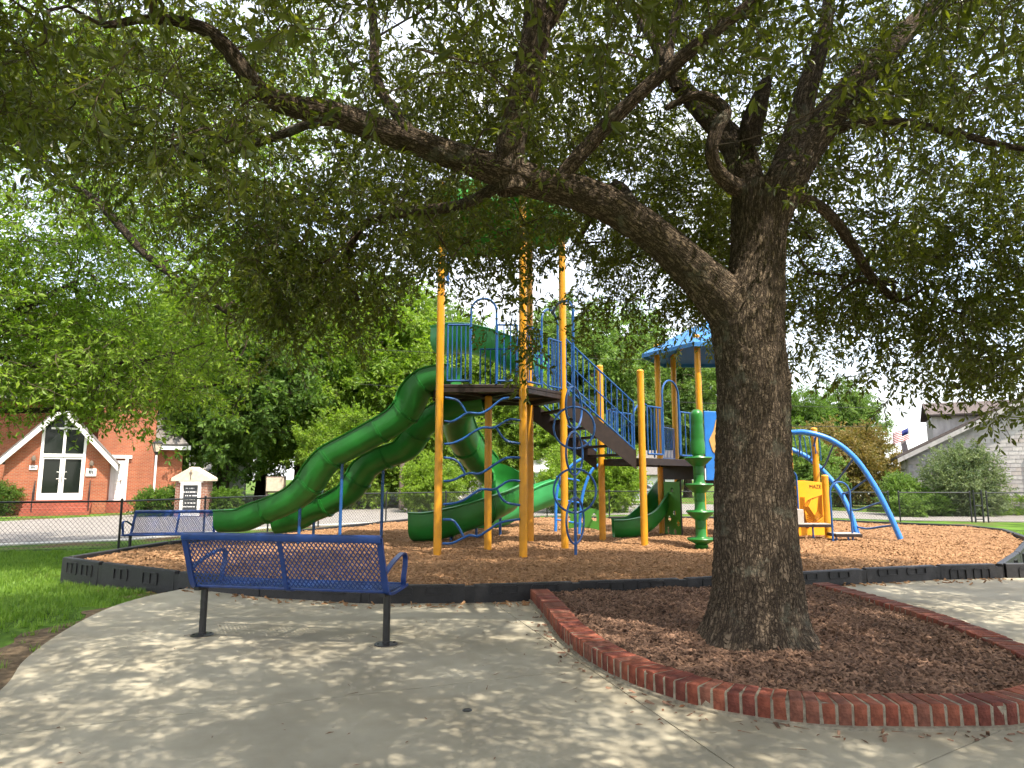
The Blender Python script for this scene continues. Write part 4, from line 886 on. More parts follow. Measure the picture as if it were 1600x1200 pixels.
# arched ladder on the right
rl1 = [(1232,676,15.6),(1262,676,15.4),(1300,688,15.25),(1335,715,15.1),(1365,757,14.95),(1388,800,14.85),(1407,842,14.78)]
rl2 = [(1236,702,16.4),(1262,715,16.3),(1290,740,16.2),(1312,768,16.0),(1328,800,15.8),(1340,836,15.62)]
L1, L2 = spline([at(*p) for p in rl1], 8), spline([at(*p) for p in rl2], 8)
MB().tube(L1, .058, 12).build('ladder_rail', M['lightblue'], ps); MB().tube(L2, .058, 12).build('ladder_rail', M['lightblue'], ps)
for f in (.12,.24,.37,.5,.63,.78,.93):
    a, b = L1[int(f*(len(L1)-1))], L2[int(f*(len(L2)-1))]; m_ = (a+b)/2-V(0,0,.03); MB().tube(spline([a, lerp(a,b,.3)-V(0,0,.02), lerp(a,b,.7)-V(0,0,.06), b], 3), .022, 8).build('ladder_rung', M['blue'], ps)
for k in range(6): rod([at(1240+k*8, 680+k*.8, 15.55), at(1248+k*7, 714+k*1.2, 15.75)], .012, 'lightblue', 'end_bar')
# transfer steps with hoop handrails
def step(u0, u1, v, d0, z_, dep=.36, legs=True):
    a, b = at(u0, v, d0), at(u1, v, d0); MB().box(((a.x+b.x)/2, d0+dep/2, z_-.03), (b.x-a.x, dep, .06)).build('transfer_step', M['deck'], ps, sm=0, bevel=.006)
    MB().box(((a.x+b.x)/2, d0+dep/2, z_+.004), ((b.x-a.x)-.04, dep-.04, .008)).build('step_pad', M['greystep'], ps, sm=0)
    if legs:
        for x in (a.x+.03, a.x+.5*(b.x-a.x)): MB().tube([V(x, d0+.05, CZ-.1), V(x, d0+.05, z_-.05)], .02, 8).build('step_leg', M['blue'], ps)
step(1240, 1302, 815, 14.25, .47); step(1306, 1348, 836, 13.95, .30, .40)
MB().box((at(1246,800,14.3).x, 14.5, .62), (.26,.4,.30)).build('step_riser', M['greystep'], ps, sm=0, bevel=.008)
for (ua, ub, vt, vb, d0) in ((1302,1336,753,850,13.95), (1218,1243,727,815,14.2), (1226,1250,735,800,14.9)):
    a, b = at(ua, vb, d0), at(ub, vb, d0); arch((a.x, d0), (b.x, d0+.08), max(CZ-.1, a.z-.02), at(ua, vt, d0).z, .02, 'hoop_rail')

# ================================================================== FENCE
def fence_run(name, pts, label, gates=()):
    t = thing(name, (*pts[0], gz(*pts[0])), label, 'fence'); Ht = 1.1; pts = [Vector((*p, 0)) for p in pts]
    for a, b in zip(pts, pts[1:]):
        L = (b-a).length; n_ = max(1, round(L/2.6)); u = (b-a)/L
        for i in range(n_+1):
            if i == n_ and b is not pts[-1]: continue
            p = a+u*L*i/n_; g = gz(p.x, p.y)
            po = MB().tube([V(p.x,p.y,g-.2), V(p.x,p.y,g+Ht+.02)], .027, 9).build('fence_post', M['black'], t)
            MB().lathe([(.032,0),(.034,.03),(.02,.05),(.006,.06)], V(p.x,p.y,g+Ht+.01), 9).build('post_cap', M['black'], po)
        za, zb = gz(a.x,a.y), gz(b.x,b.y); MB().tube([a+V(0,0,za+Ht), b+V(0,0,zb+Ht)], .021, 8).build('top_rail', M['black'], t)
        MB().tube([a+V(0,0,za+.04), b+V(0,0,zb+.04)], .004, 4).build('tension_wire', M['wire'], t)
        mb = MB(); pit = .095; x0 = -Ht*.9; w_ = .0034
        while x0 < L+Ht*.9:
            for s in (1, -1):
                xa, xb, ya, yb = x0, x0+s*(Ht-.05)*.85, .04, Ht-.01
                if xa < 0 and xb < 0 or xa > L and xb > L: continue
                def cl(x, y, xo, yo):
                    X = min(max(x, 0), L); return (X, y if X == x else y+(yo-y)*(X-x)/(xo-x))
                A_, B_ = cl(xa, ya, xb, yb), cl(xb, yb, xa, ya); pa, pb = a+u*A_[0], a+u*B_[0]; sd_ = V(-u.y, u.x, 0)
                pa, pb = V(pa.x, pa.y, lerp(za, zb, A_[0]/L)+A_[1]), V(pb.x, pb.y, lerp(za, zb, B_[0]/L)+B_[1]); tt = (pb-pa).normalized(); nn = tt.cross(sd_)
                o_ = mb.add([pa+nn*w_, pa-nn*w_*.5+sd_*w_, pa-nn*w_*.5-sd_*w_, pb+nn*w_, pb-nn*w_*.5+sd_*w_, pb-nn*w_*.5-sd_*w_], [(0,1,4,3),(1,2,5,4),(2,0,3,5)])
            x0 += pit
        m_ = mb.build('chain_link', M['wire'], t, sm=0, kind='stuff')
    return t
FP = [(-17,13.2),(-9.1,16.1),(-6.6,23.6),(1.5,29.6),(14.4,26.4)]
fence_run('chain_link_fence', FP, 'long black chain link fence behind the playground, left of the gate')
fence_run('chain_link_fence', [(14.75,26.3),(17.2,25.9)], 'short black chain link panel between the two gate posts')
fence_run('chain_link_fence', [(17.75,25.8),(28,24.6)], 'black chain link fence right of the gate, before grey house')
g = thing('fence_gate', (17.2,25.9,-.22), 'narrow black chain link gate between double posts on the right', 'gate')
for x in (17.32, 17.62):
    MB().tube([V(x,25.87,-.3), V(x,25.87,.98)], .03, 8).build('gate_post', M['black'], g)
for z_ in (-.1, .4, .86): MB().tube([V(17.32,25.87,z_), V(17.62,25.87,z_)], .018, 7).build('gate_rail', M['black'], g)

# ================================================================== CHURCH
ch = thing('brick_church', (at(86,795,31.6).x, 31.6, -.3), 'orange brick church with white gabled glass entrance on the left', 'church')
CB = -.32
def cx(u, d, v=795): return at(u, v, d).x
def czv(v, d, u=100): return at(u, v, d).z
dv, df = 31.6, 33.4                          # entrance front, church front
xl, xr, xa = cx(10,dv), cx(160,dv), cx(86,dv); ze, za = czv(716,dv), czv(640,dv)
def wall(name, pts, th, material, y):        # a wall in the plane y, pts in (x, z)
    return MB().plate([V(x, y, z_) for x, z_ in pts], -th).build(name, material, ch, sm=0)
dl, dr = cx(60,dv), cx(122,dv); dt = czv(713,dv); db = czv(781,dv)
rake = lambda x: za-(za-ze)*abs(x-xa)/(xr-xa)
wall('wall', [(xl,CB),(dl,CB),(dl,rake(dl)),(xl,ze)], .25, M['church'], dv); wall('wall', [(dr,CB),(xr,CB),(xr,ze),(dr,rake(dr))], .25, M['church'], dv)
wall('wall', [(dl,CB),(dr,CB),(dr,db),(dl,db)], .25, M['church'], dv)
MB().box((xl+.12,(dv+df)/2+.1,(CB+ze)/2),(.24,df-dv-.25,ze-CB)).build('wall', M['church'], ch, sm=0); MB().box((xr-.12,(dv+df)/2+.1,(CB+ze)/2),(.24,df-dv-.25,ze-CB)).build('wall', M['church'], ch, sm=0)
# roof of the entrance with white rakes
for s in (-1, 1):
    xe = xa+s*(xr-xa+.42); zz = ze-.42*(za-ze)/(xr-xa); yy = dv-.42
    MB().plate([V(xa,yy,za+.16), V(xe,yy,zz+.16), V(xe,df+.6,zz+.16), V(xa,df+.6,za+.16)], .05*s).build('roof', M['shingle'], ch, sm=0)
    MB().plate([V(xa,yy-.01,za+.13), V(xe,yy-.01,zz+.13), V(xe,yy-.01,zz-.14), V(xa,yy-.01,za-.17)], .05*s).build('rake_board', M['white'], ch, sm=0)
    MB().plate([V(xa,yy,za-.1), V(xe,yy,zz-.1), V(xe,dv+.02,zz-.1), V(xa,dv+.02,za-.1)], .03*s).build('soffit', M['white'], ch, sm=0)
# glazed entrance
gw = thing; fr = M['white']; y0 = dv+.06
def bar(x0, x1, z0, z1, name='door_frame', m_=None, y=None, th=.08): return MB().box(((x0+x1)/2, y or y0, (z0+z1)/2), (x1-x0, th, z1-z0)).build(name, m_ or fr, ch, sm=0)
xm = (dl+dr)/2
for s, (p0, p1) in enumerate(((dl, xm), (xm, dr))):
    d_ = MB().box(((p0+p1)/2, y0+.05, (db+dt)/2), (p1-p0, .03, dt-db)).build('glass_door', M['glass'], ch, sm=0)
    for (a0, a1, b0, b1) in ((p0+.01,p0+.11,db,dt),(p1-.11,p1-.01,db,dt),(p0+.11,p1-.11,db,db+.30),(p0+.11,p1-.11,dt-.12,dt)):
        MB().box(((a0+a1)/2, y0, (b0+b1)/2), (a1-a0, .07, b1-b0)).build('door_frame', fr, d_, sm=0)
    hx_ = p1-.2 if s == 0 else p0+.2; zh = db+.95
    MB().tube([V(hx_,y0-.04,zh), V(hx_,y0-.14,zh), V(hx_+(.16 if s == 0 else -.16),y0-.14,zh+.02), V(hx_+(.16 if s == 0 else -.16),y0-.14,zh+.3), V(hx_,y0-.14,zh+.32), V(hx_,y0-.04,zh+.32)], .018, 6).build('handle', fr, d_)
    MB().plate([V(p0,y0+.05,dt+.1), V(p1,y0+.05,dt+.1), V(p1,y0+.05,rake(p1)-.05), V(p0,y0+.05,rake(p0)-.05)], .03).build('transom_window', M['glass'], ch, sm=0)
bar(dl-.06, dl+.06, db, rake(dl), y=y0-.03, th=.14); bar(dr-.06, dr+.06, db, rake(dr), y=y0-.03, th=.14); bar(xm-.06, xm+.06, dt+.09, za-.25); bar(dl+.06, dr-.06, dt-.02, dt+.12, y=y0-.02, th=.12); bar(dl+.3, dr-.3, dt+1.25, dt+1.34)
for k in range(4): MB().box(((dl+dr)/2, dv-.18-k*.30, (CB+db-.02-k*.16)/2), (dr-dl+1.0, .30+.0, db-.02-k*.16-CB)).build('step', M['steps'], ch, sm=0)
for x in (dl-.15, dr+.35):
    MB().tube([V(x,dv-.1,db-.05), V(x,dv-.1,db+.85), V(x+.1,dv-1.15,db+.35), V(x+.1,dv-1.15,CB)], .025, 7).build('handrail', M['black'], ch)
# tower, nave wall and roofs
tl, tr_ = cx(172,df), cx(260,df); nr_ = cx(306,df)
MB().box(((tl+tr_)/2, df+2.3-.4, 2.65), (tr_-tl, 4.6, 5.9)).build('tower', M['church'], ch, sm=0)
MB().box(((cx(-260,df)+tl)/2-.001, df+3.1, 2.4), (tl-cx(-260,df), 5, 5.4)).build('wall', M['church'], ch, sm=0)
MB().box(((tr_+nr_)/2, df+6.2, (CB+czv(697,df))/2+.0), (nr_-tr_, 12, czv(697,df)-CB)).build('wall', M['church'], ch, sm=0)
MB().plate([V(tr_,df-.3,czv(694,df)), V(cx(314,df),df-.3,czv(694,df)), V(cx(314,df)-2.6,df+3.5,czv(600,df)), V(tr_-.5,df+3.5,czv(600,df))], .1).build('roof', M['shingle'], ch, sm=0)
MB().box(((tr_+nr_)/2+.12, df-.22, czv(697,df)), (nr_-tr_+.5, .14, .22)).build('eave_board', M['white'], ch, sm=0)
MB().prism([(cx(-260,df),df-1),(tl,df-1),(tl,df+6),(cx(-260,df),df+6)], 5.1, 5.25).build('roof', M['shingle'], ch, sm=0)
MB().plate([V(tl-.2,df-.7,5.6), V(tr_+.2,df-.7,5.6), V(tr_+.2,df+1.9,7.2), V(tl-.2,df+1.9,7.2)], .1).build('roof', M['shingle'], ch, sm=0)
yd = df-.44; wl_, wr_ = cx(184,df), cx(216,df); wt, wb_ = czv(719,df,190), czv(783,df,190)
dd = MB().box(((wl_+wr_)/2, yd, (wt+wb_)/2), (wr_-wl_, .06, wt-wb_)).build('side_door', M['white'], ch, sm=0)
for i in range(2):
    for j, (f0, f1) in enumerate(((.06,.22),(.27,.43),(.48,.64),(.69,.80))):
        a0 = wl_+(wr_-wl_)*(.14+.4*i); MB().box((a0+(wr_-wl_)*.16, yd-.03, lerp(wb_,wt,(f0+f1)/2)), ((wr_-wl_)*.30, .03, (wt-wb_)*(f1-f0))).build('door_panel', M['white'], dd, sm=0, bevel=.01)
MB().lathe([(.01,0),(.045,.01),(.045,.05),(.01,.06)], V(wr_-.14,yd-.1,wb_+.95), 8).build('handle', M['pole'], dd)
for (a0, a1, b0, b1) in ((wl_-.14,wl_,wb_,wt+.1),(wr_,wr_+.14,wb_,wt+.1),(wl_-.3,wr_+.3,wt+.1,wt+.26)): MB().box(((a0+a1)/2, yd-.02, (b0+b1)/2), (a1-a0, .16, b1-b0)).build('door_trim', M['white'], ch, sm=0)
MB().box(((wl_+wr_)/2, df-.9, (CB+wb_)/2-.02), (wr_-wl_+.7, 1.0, wb_-CB)).build('step', M['steps'], ch, sm=0)
for u, v, w_, h_ in ((50,731,.34,.2),(134,738,.46,.36)):
    x, z_ = cx(u,dv), czv(v,dv); pq = MB().box((x, dv-.03, z_), (w_, .04, h_)).build('wall_plaque', M['white'], ch, sm=0, bevel=.01)
    mb = MB()
    for k in range(3): mb.box((x-w_*.18+k*w_*.17, dv-.056, z_), (w_*.10, .01, h_*.4))
    mb.build('plaque_mark', M['board'], pq, sm=0)
    MB().lathe([(.03,0),(.10,.02),(.10,.14),(.06,.22),(.02,.25)], V(x, dv-.16, z_+.30), 10).build('wall_lamp', M['pole'], ch)
MB().lathe([(.02,0),(.07,.03),(.09,.12)], V(cx(243,df),df-.55,czv(672,df)), 10).build('flood_lamp', M['white'], ch)
ch.rotation_euler = (0, 0, math.radians(27)); ch.scale = (.92, 1, 1)
# brick notice sign
sg = thing('church_sign', (cx(298,29.5), 29.5, -.3), 'brick notice board with stone gable cap between two clipped hedges', 'sign')
ds = 29.5; sl_, sr_ = cx(272,ds), cx(322,ds); sb, st = -.32, czv(752,ds,300); sm_ = (sl_+sr_)/2
for a0, a1 in ((sl_, sl_+.42), (sr_-.42, sr_)): MB().box(((a0+a1)/2, ds+.25, (sb+st)/2), (a1-a0, .5, st-sb)).build('pillar', M['darkbrick'], sg, sm=0)
MB().box((sm_, ds+.3, (sb+st)/2), (sr_-sl_-.84, .4, st-sb)).build('back_wall', M['darkbrick'], sg, sm=0)
MB().plate([V(sl_-.16,ds-.12,st), V(sr_+.16,ds-.12,st), V(sr_+.16,ds-.12,st+.14), V(sm_,ds-.12,st+.62), V(sl_-.16,ds-.12,st+.14)], -.74).build('stone_cap', M['limestone'], sg, sm=0, bevel=.02)
mb = MB(); mb.box((sm_, ds-.14, st+.28), (.025,.02,.40)); mb.box((sm_, ds-.143, st+.36), (.14,.02,.025)); mb.build('cross', M['pole'], sg, sm=0)
il, ir = sl_+.26, sr_-.26; mb = MB()
for (a0, a1, b0, b1) in ((il,il+.1,sb+.15,st-.04),(ir-.1,ir,sb+.15,st-.04),(il+.1,ir-.1,st-.16,st-.04),(il+.1,ir-.1,sb+.15,sb+.27),(il-.08,ir+.08,st-.04,st+.04)): mb.box(((a0+a1)/2, ds-.05, (b0+b1)/2), (a1-a0, .1, b1-b0))
mb.build('frame', M['white'], sg, sm=0)
MB().box((sm_, ds+.02, (sb+st)/2+.05), (ir-il-.2, .05, st-sb-.42)).build('letter_board', M['board'], sg, sm=0)
mb = MB()
for k in range(6):
    z_ = st-.30-k*.155; x = sm_-(.30 if k % 2 else .22)
    while x < sm_+(.26 if k % 3 else .18):
        w_ = random.uniform(.02,.05); mb.box((x, ds-.012, z_), (w_, .012, .045)); x += w_+random.choice((.015,.015,.05))
mb.build('white_lettering', M['cloth'], sg, sm=0)
lp_ = thing('lamp_post', (cx(238,30.5), 30.5, -.3), 'thin white lamp post with dark lantern in front of the church', 'lamp post')
x, z_ = cx(238,30.5,800), at(246,708,30.5).z
MB().tube([V(x,30.5,-.4), V(x,30.5,z_)], .045, 10).build('pole', M['white'], lp_)
MB().lathe([(.06,z_-.08),(.09,z_),(.12,z_+.06)], V(x,30.5,0), 8).build('lantern_base', M['black'], lp_)
MB().lathe([(.11,z_+.06),(.22,z_+.42)], V(x,30.5,0), 4).build('lantern_glass', M['limestone'], lp_, sm=0)
mb = MB()
for k in range(4): a = k*PI/2; mb.tube([V(x+.115*math.cos(a),30.5+.115*math.sin(a),z_+.06), V(x+.23*math.cos(a),30.5+.23*math.sin(a),z_+.43)], .018, 5)
mb.lathe([(.26,z_+.42),(.26,z_+.46),(.10,z_+.56),(.02,z_+.62)], V(x,30.5,0), 4); mb.build('lantern_frame', M['black'], lp_, sm=0)

# ================================================================== GREY SHINGLED HOUSE ON THE RIGHT
hs = thing('grey_house', (at(1425,795,33.0).x, 33, -.3), 'grey shingle-sided house with dark gabled roof on the right', 'house')
dh = 33.0; hl = cx(1425,dh); hb = -.3; hz = lambda v, u=1500: at(u, v, dh).z
ez = hz(712); sl2 = (hz(671,1495)-hz(710,1419))/(cx(1495,dh,690)-cx(1419,dh,690)); hr = hl+13.0; hm = hl+6.5; pk_ = ez+sl2*6.5
MB().plate([V(hl,dh+.05,hb), V(hr,dh+.05,hb), V(hr,dh+.05,ez), V(hm,dh+.05,pk_), V(hl,dh+.05,ez)], -7).build('wall', M['siding'][1], hs, sm=0)
protos = [MB().box((0,0,0), (.375,.02,.195)).build('shingle', m_, sm=0) for m_ in M['siding']]
rows = int((pk_-hb)/.185); cnt = 0
for r_ in range(2, rows):
    z_ = hb+.1+r_*.185; lo_, hi_ = hl+.2, hl+6.2
    if z_ > ez-.1: lo_ = hl+(z_-ez+.2)/sl2+.2
    x = lo_-(.19 if r_ % 2 else 0)+.19
    while x < hi_ and cnt < 300:
        o = random.choice(protos).copy(); COL.objects.link(o); o.parent = hs; o.location = V(x, dh+.036+random.uniform(-.002,.002), z_)-Vector(hs['base']); o.rotation_euler = (-.06, random.gauss(0,.004), 0); cnt += 1; x += .383
for p in protos: bpy.data.objects.remove(p)
for s in (-1, 1):
    xe = hm+s*6.95; zz = ez-.45*sl2
    MB().plate([V(hm,dh-.35,pk_+.12), V(xe,dh-.35,zz+.12), V(xe,dh+7.4,zz+.12), V(hm,dh+7.4,pk_+.12)], .12*s).build('roof', M['greyroof'], hs, sm=0)
    MB().plate([V(hm,dh-.37,pk_+.10), V(xe,dh-.37,zz+.10), V(xe,dh-.37,zz-.12), V(hm,dh-.37,pk_-.12)], .04*s).build('rake_board', M['siding'][0], hs, sm=0)
ux0, ux1 = hl+1.25, hl+9; uz0, uz1 = hz(715), at(1470,652,dh+1).z
MB().box(((ux0+ux1)/2, dh+3.2, (uz0+uz1)/2), (ux1-ux0, 3.4, uz1-uz0)).build('dormer', M['siding'][0], hs, sm=0)
MB().plate([V(ux0-.25,dh+1.2,uz1), V(ux1+.3,dh+1.2,uz1), V(ux1+.3,dh+3.2,uz1+.75), V(ux0-.25,dh+3.2,uz1+.75)], .1).build('dormer_roof', M['greyroof'], hs, sm=0)
MB().plate([V(ux0-.25,dh+5.2,uz1), V(ux0-.25,dh+3.2,uz1+.75), V(ux1+.3,dh+3.2,uz1+.75), V(ux1+.3,dh+5.2,uz1)], .1).build('dormer_roof', M['greyroof'], hs, sm=0)
px0 = cx(1396,dh+2,720); MB().box(((px0+hl)/2, dh+4, ez-.35), (hl-px0-.1, 4, .5)).build('porch_beam', M['siding'][0], hs, sm=0)
MB().plate([V(px0-.2,dh+1.6,ez-.15), V(hl-.05,dh+1.6,ez-.15), V(hl-.05,dh+4.5,ez+.95), V(px0-.2,dh+4.5,ez+.95)], .1).build('porch_roof', M['greyroof'], hs, sm=0)
for x in (px0+.05,): MB().box((x, dh+2.1, (hb+ez)/2-.3), (.16,.16,ez-hb-.6)).build('porch_column', M['white'], hs, sm=0)
wx = cx(1592,dh); wz = hz(735); wi = MB().box((wx+.1, dh-.0, wz), (1.0,.05,1.15)).build('window', M['glass'], hs, sm=0); mb = MB()
for (a0, a1, b0, b1) in ((-.48,-.40,-.62,.62),(.60,.68,-.62,.62),(-.4,.6,.56,.64),(-.4,.6,-.64,-.56),(-.4,.6,-.03,.03),(.08,.12,-.56,.56)): mb.box((wx+(a0+a1)/2, dh-.04, wz+(b0+b1)/2), (a1-a0,.07,b1-b0))
mb.build('window_frame', M['white'], wi, sm=0)
MB().box((cx(1590,dh), dh-.01, hz(791)), (.9,.06,.62)).build('crawl_opening', M['black'], hs, sm=0)

hs.rotation_euler = (0, 0, math.radians(-27))
# ================================================================== FARTHER BUILDINGS
def cabin(name, u0, u1, vb, vt, vr, d, material, roofm, label, dep=6, win=()):
    x0, x1 = cx(u0,d,vb), cx(u1,d,vb); zb, zt, zr = at((u0+u1)/2,vb,d).z-.3, at((u0+u1)/2,vt,d).z, at((u0+u1)/2,vr,d+dep/2).z
    t = thing(name, ((x0+x1)/2, d, zb), label, 'house')
    MB().box(((x0+x1)/2, d+dep/2, (zb+zt)/2), (x1-x0, dep, zt-zb)).build('wall', material, t, sm=0)
    mb = MB(); z_ = zb+.35; 
    while z_ < zt-.1: mb.box(((x0+x1)/2, d-.012, z_), (x1-x0+.02, .02, .012)); z_ += .19
    mb.build('lap_edge', material, t, sm=0, kind='stuff')
    for s in (0, 1): 
        ya = d-.35 if s == 0 else d+dep+.35
        MB().plate([V(x0-.3,ya,zt-.05), V(x1+.3,ya,zt-.05), V(x1+.3,d+dep/2,zr), V(x0-.3,d+dep/2,zr)][::1 if s == 0 else -1], .08).build('roof', roofm, t, sm=0)
    for (a, b, c_, e_) in win:
        xa_, xb_ = lerp(x0,x1,a), lerp(x0,x1,b); za_, zb_ = lerp(zb,zt,c_), lerp(zb,zt,e_)
        w_ = MB().box(((xa_+xb_)/2, d-.02, (za_+zb_)/2), (xb_-xa_, .08, zb_-za_)).build('window', M['white'], t, sm=0)
        MB().box(((xa_+xb_)/2, d-.05, (za_+zb_)/2), (xb_-xa_-.14, .06, zb_-za_-.14)).build('pane', M['glass'], w_, sm=0)
    return t
cabin('mint_house', 836, 905, 790, 738, 716, 44, M['mint'], M['metalroof'], 'pale mint cottage with metal roof beyond the fence', win=((.42,.58,.35,.75),))
cabin('white_house', 690, 748, 788, 742, 722, 46, M['white'], M['metalroof'], 'small white house behind the curved slide and fence', win=((.55,.75,.4,.8),))
cabin('grey_house', 470, 578, 790, 752, 722, 42, M['greysiding'], M['shingle'], 'low grey lap-sided building glimpsed between the two wavy slides', win=((.2,.3,.4,.8),))
cabin('cream_house', 960, 1062, 780, 742, 705, 52, M['white'], M['shingle'], 'cream porch house behind the parked silver car', win=((.3,.4,.3,.7),(.6,.7,.3,.7)))
cabin('white_house', 292, 330, 782, 700, 660, 47, M['white'], M['shingle'], 'white house wall showing just behind the brick notice board', win=())
cabin('white_house', 1300, 1360, 782, 752, 735, 62, M['white'], M['greyroof'], 'far white house seen through the arched ladder', win=((.2,.35,.3,.8),(.6,.75,.3,.8)))
s2 = thing('stone_sign', (cx(428,38), 38, -.3), 'square stone panel sign on dark posts above the slide end', 'sign')
xs_, zs_ = cx(428,38), at(428,757,38).z
MB().box((xs_,38,zs_), (.95,.12,.75)).build('panel', M['limestone'], s2, sm=0, bevel=.02); MB().box((xs_,38.1,zs_), (1.1,.08,.9)).build('surround', M['pole'], s2, sm=0)
for s in (-.45,.45): MB().box((xs_+s,38.05,(zs_-.9)/2-.2), (.09,.09,zs_+.5)).build('leg', M['pole'], s2, sm=0)

# ================================================================== CARS, POLES, WIRES, FLAG
def car(label, x, y, rz, paint, grp='parked cars'):
    t = thing('parked_car', (0,0,0), label, 'car', grp)
    sec = [(-2.1,.35),(-2.15,.62),(-2.05,.86),(-1.35,.95),(-.75,1.36),(.45,1.40),(1.1,.98),(1.95,.82),(2.12,.58),(2.1,.32)]
    mb = MB(); m = len(sec); ws = [.80,.84,.84,.80,.62,.62,.80,.80,.80,.78]
    vs_ = [V(p[0], s*w_, p[1]) for s in (-1, 1) for p, w_ in zip(sec, ws)]
    mb.add(vs_, [tuple(range(m)), tuple(range(2*m-1, m-1, -1))]+[(i, m+i, m+(i+1) % m, (i+1) % m) for i in range(m)]); mb.build('body', paint, t, sm=30, bevel=.05)
    for s in (-1, 1):
        MB().plate([V(-1.2,s*.80,.97), V(.9,s*.80,1.0), V(.38,s*.655,1.33), V(-.72,s*.655,1.30)], .012*s).build('side_window', M['glass'], t, sm=0)
        for xw in (-1.32, 1.3):
            w_ = MB().tube([V(xw,s*.86,.32), V(xw,s*.64,.32)], .32, 20).build('wheel', M['rubber'], t); MB().tube([V(xw,s*.875,.32), V(xw,s*.85,.32)], .19, 14).build('rim', M['silver'], w_)
        MB().box((2.08,s*.58,.66), (.08,.3,.14)).build('headlight', M['cloth'], t, bevel=.02)
    MB().plate([V(1.06,-.72,1.0), V(1.06,.72,1.0), V(.5,.58,1.385), V(.5,-.58,1.385)], .015).build('windscreen', M['glass'], t, sm=0)
    t.location = (x, y, gz(x, y)+.02); t.rotation_euler = (0,0,rz); return t
car('silver car parked in a drive beyond the fence, between yellow posts', cx(992,43), 43, .25, M['silver'])
car('white car parked beside hedge behind the church sign', cx(316,41), 41, .3, M['white'])
car('white car parked far off, seen through the blue arched ladder', cx(1345,56), 56, .1, M['white'])
def upole(u, d, vtop, label, arm=True):
    b = at(u, 790, d); t = thing('utility_pole', (b.x, d, -.3), label, 'utility pole', 'utility poles'); zt = at(u, vtop, d).z
    MB().tube([V(b.x,d,-.5), V(b.x,d,zt)], [.15,.10], 10).build('pole', M['pole'], t)
    if not arm: return b.x, zt
    MB().box((b.x,d-.1,zt-.35), (2.0,.1,.12)).build('cross_arm', M['pole'], t, sm=0)
    mb = MB()
    for k in (-.9,-.4,.4,.9): mb.lathe([(.03,0),(.05,.05),(.03,.12)], V(b.x+k,d-.1,zt-.29), 6)
    mb.build('insulators', M['limestone'], t); return b.x, zt
P1 = upole(1385, 52, 688, 'slender wooden utility pole far off, left of the grey house')
P2 = upole(1281, 75, 650, 'wooden utility pole rising behind the blue arched ladder', False)
P3 = upole(627, 36, 640, 'wooden utility pole behind the wavy slides, left of tower', False)
def wire(a, b, sag, label, r=.014):
    a, b = Vector(a), Vector(b); pts = [lerp(a,b,i/24)-V(0,0,sag*4*(i/24)*(1-i/24)) for i in range(25)]; tag(MB().tube(pts, r, 5).build('overhead_wire', M['wire'], None), label, 'wire', 'overhead wires')
wire(at(560,600,37), at(1900,640,37), .5, 'upper overhead wire crossing in front of the grey house'); wire(at(560,655,37), at(1900,655,37), .4, 'lower overhead wire crossing below the other at the grey house')
wire(at(560,545,37), at(1900,560,37), .5, 'topmost overhead wire showing in the sky right of trunk')
wire(at(-250,300,17), at(420,540,22), .3, 'single black wire sloping down through the left tree', .012)
wire(at(300,680,38), at(760,640,38), .3, 'pale overhead wire crossing the trees behind the slides')
fl = thing('flag', (at(1425,700,42).x, 42, 0), 'striped flag flying from a white pole behind the grey house', 'flag')
fx = at(1422,700,42).x; zt = at(1422,668,42).z
MB().tube([V(fx,42,0), V(fx,42,zt+.1)], .03, 8).build('flagpole', M['metalroof'], fl)
for k in range(13):
    mb = MB(); vs_ = []
    for i in range(11):
        f = i/10; x = fx-.04-f*.95; y = 42+.10*math.sin(f*7); z_ = zt-.02-f*.36-.04*math.sin(f*6)
        for q_ in (0, 1): vs_.append(V(x, y, z_-(k+q_)*.052))
    a0 = 4 if k < 7 else 0
    mb.add(vs_, [(2*i,2*i+1,2*i+3,2*i+2) for i in range(a0, 10)]); o = mb.build('stripe', M['redpaint' if k % 2 == 0 else 'cloth'], fl); o.modifiers.new('s','SOLIDIFY').thickness = .004
mb = MB(); vs_ = []
for i in range(5):
    f = i/10; x = fx-.04-f*.95; y = 42+.10*math.sin(f*7); z_ = zt-.02-f*.36-.04*math.sin(f*6); vs_ += [V(x,y,z_), V(x,y,z_-7*.052)]
mb.add(vs_, [(2*i,2*i+1,2*i+3,2*i+2) for i in range(4)]); o = mb.build('canton', M['navy'], fl); o.modifiers.new('s','SOLIDIFY').thickness = .004
# ================================================================== THE GREAT OAK
def nz3(p, s, o=0): return mnoise.noise(V(p[0]*s+o, p[1]*s+o*.7, p[2]*s-o))
def crown(name, parent, tips, rng, mats, variants, per, spread, down=.25, smin=.75, smax=1.25, outw=None):
    pts, D = [], []
    for t, d in tips:
        for _ in range(per):
            o = rng.normal(size=3)*spread; o[2] *= .7; pts.append(t+o); v = d*.8+o/np.linalg.norm(o)*.7+rng.normal(size=3)*.45; v[2] -= down; D.append(v)
    pts, D = np.array(pts), np.array(D); N = len(pts)
    return scatter(name, variants, pts, dir_euler(D, rng.uniform(-.7, .7, N)), rng.uniform(smin, smax, N), mats, parent)
rng = np.random.default_rng(21)
oak = thing('oak_tree', (2.03, 5.77, .1), 'massive spreading oak with ridged bark rising from the brick-edged bed', 'tree')
DT = 5.77; mpx = DT/1063
tp = [(1186,1030,80),(1184,1000,77),(1183,965,72),(1183,920,67),(1180,860,62),(1178,800,59.5),(1176,720,56),(1177,650,55),(1177,600,55.5),(1172,550,55),(1168,510,57),(1174,470,52),(1181,430,44),(1184,380,42),(1186,330,44),(1190,295,44)]
def flare(a, f):
    k = max(0, 1-f/.20); lob = .5+.5*math.cos(5*a+.6)*.8+.35*math.sin(3*a+2); return .30*k**2.4*(.35+.8*lob)
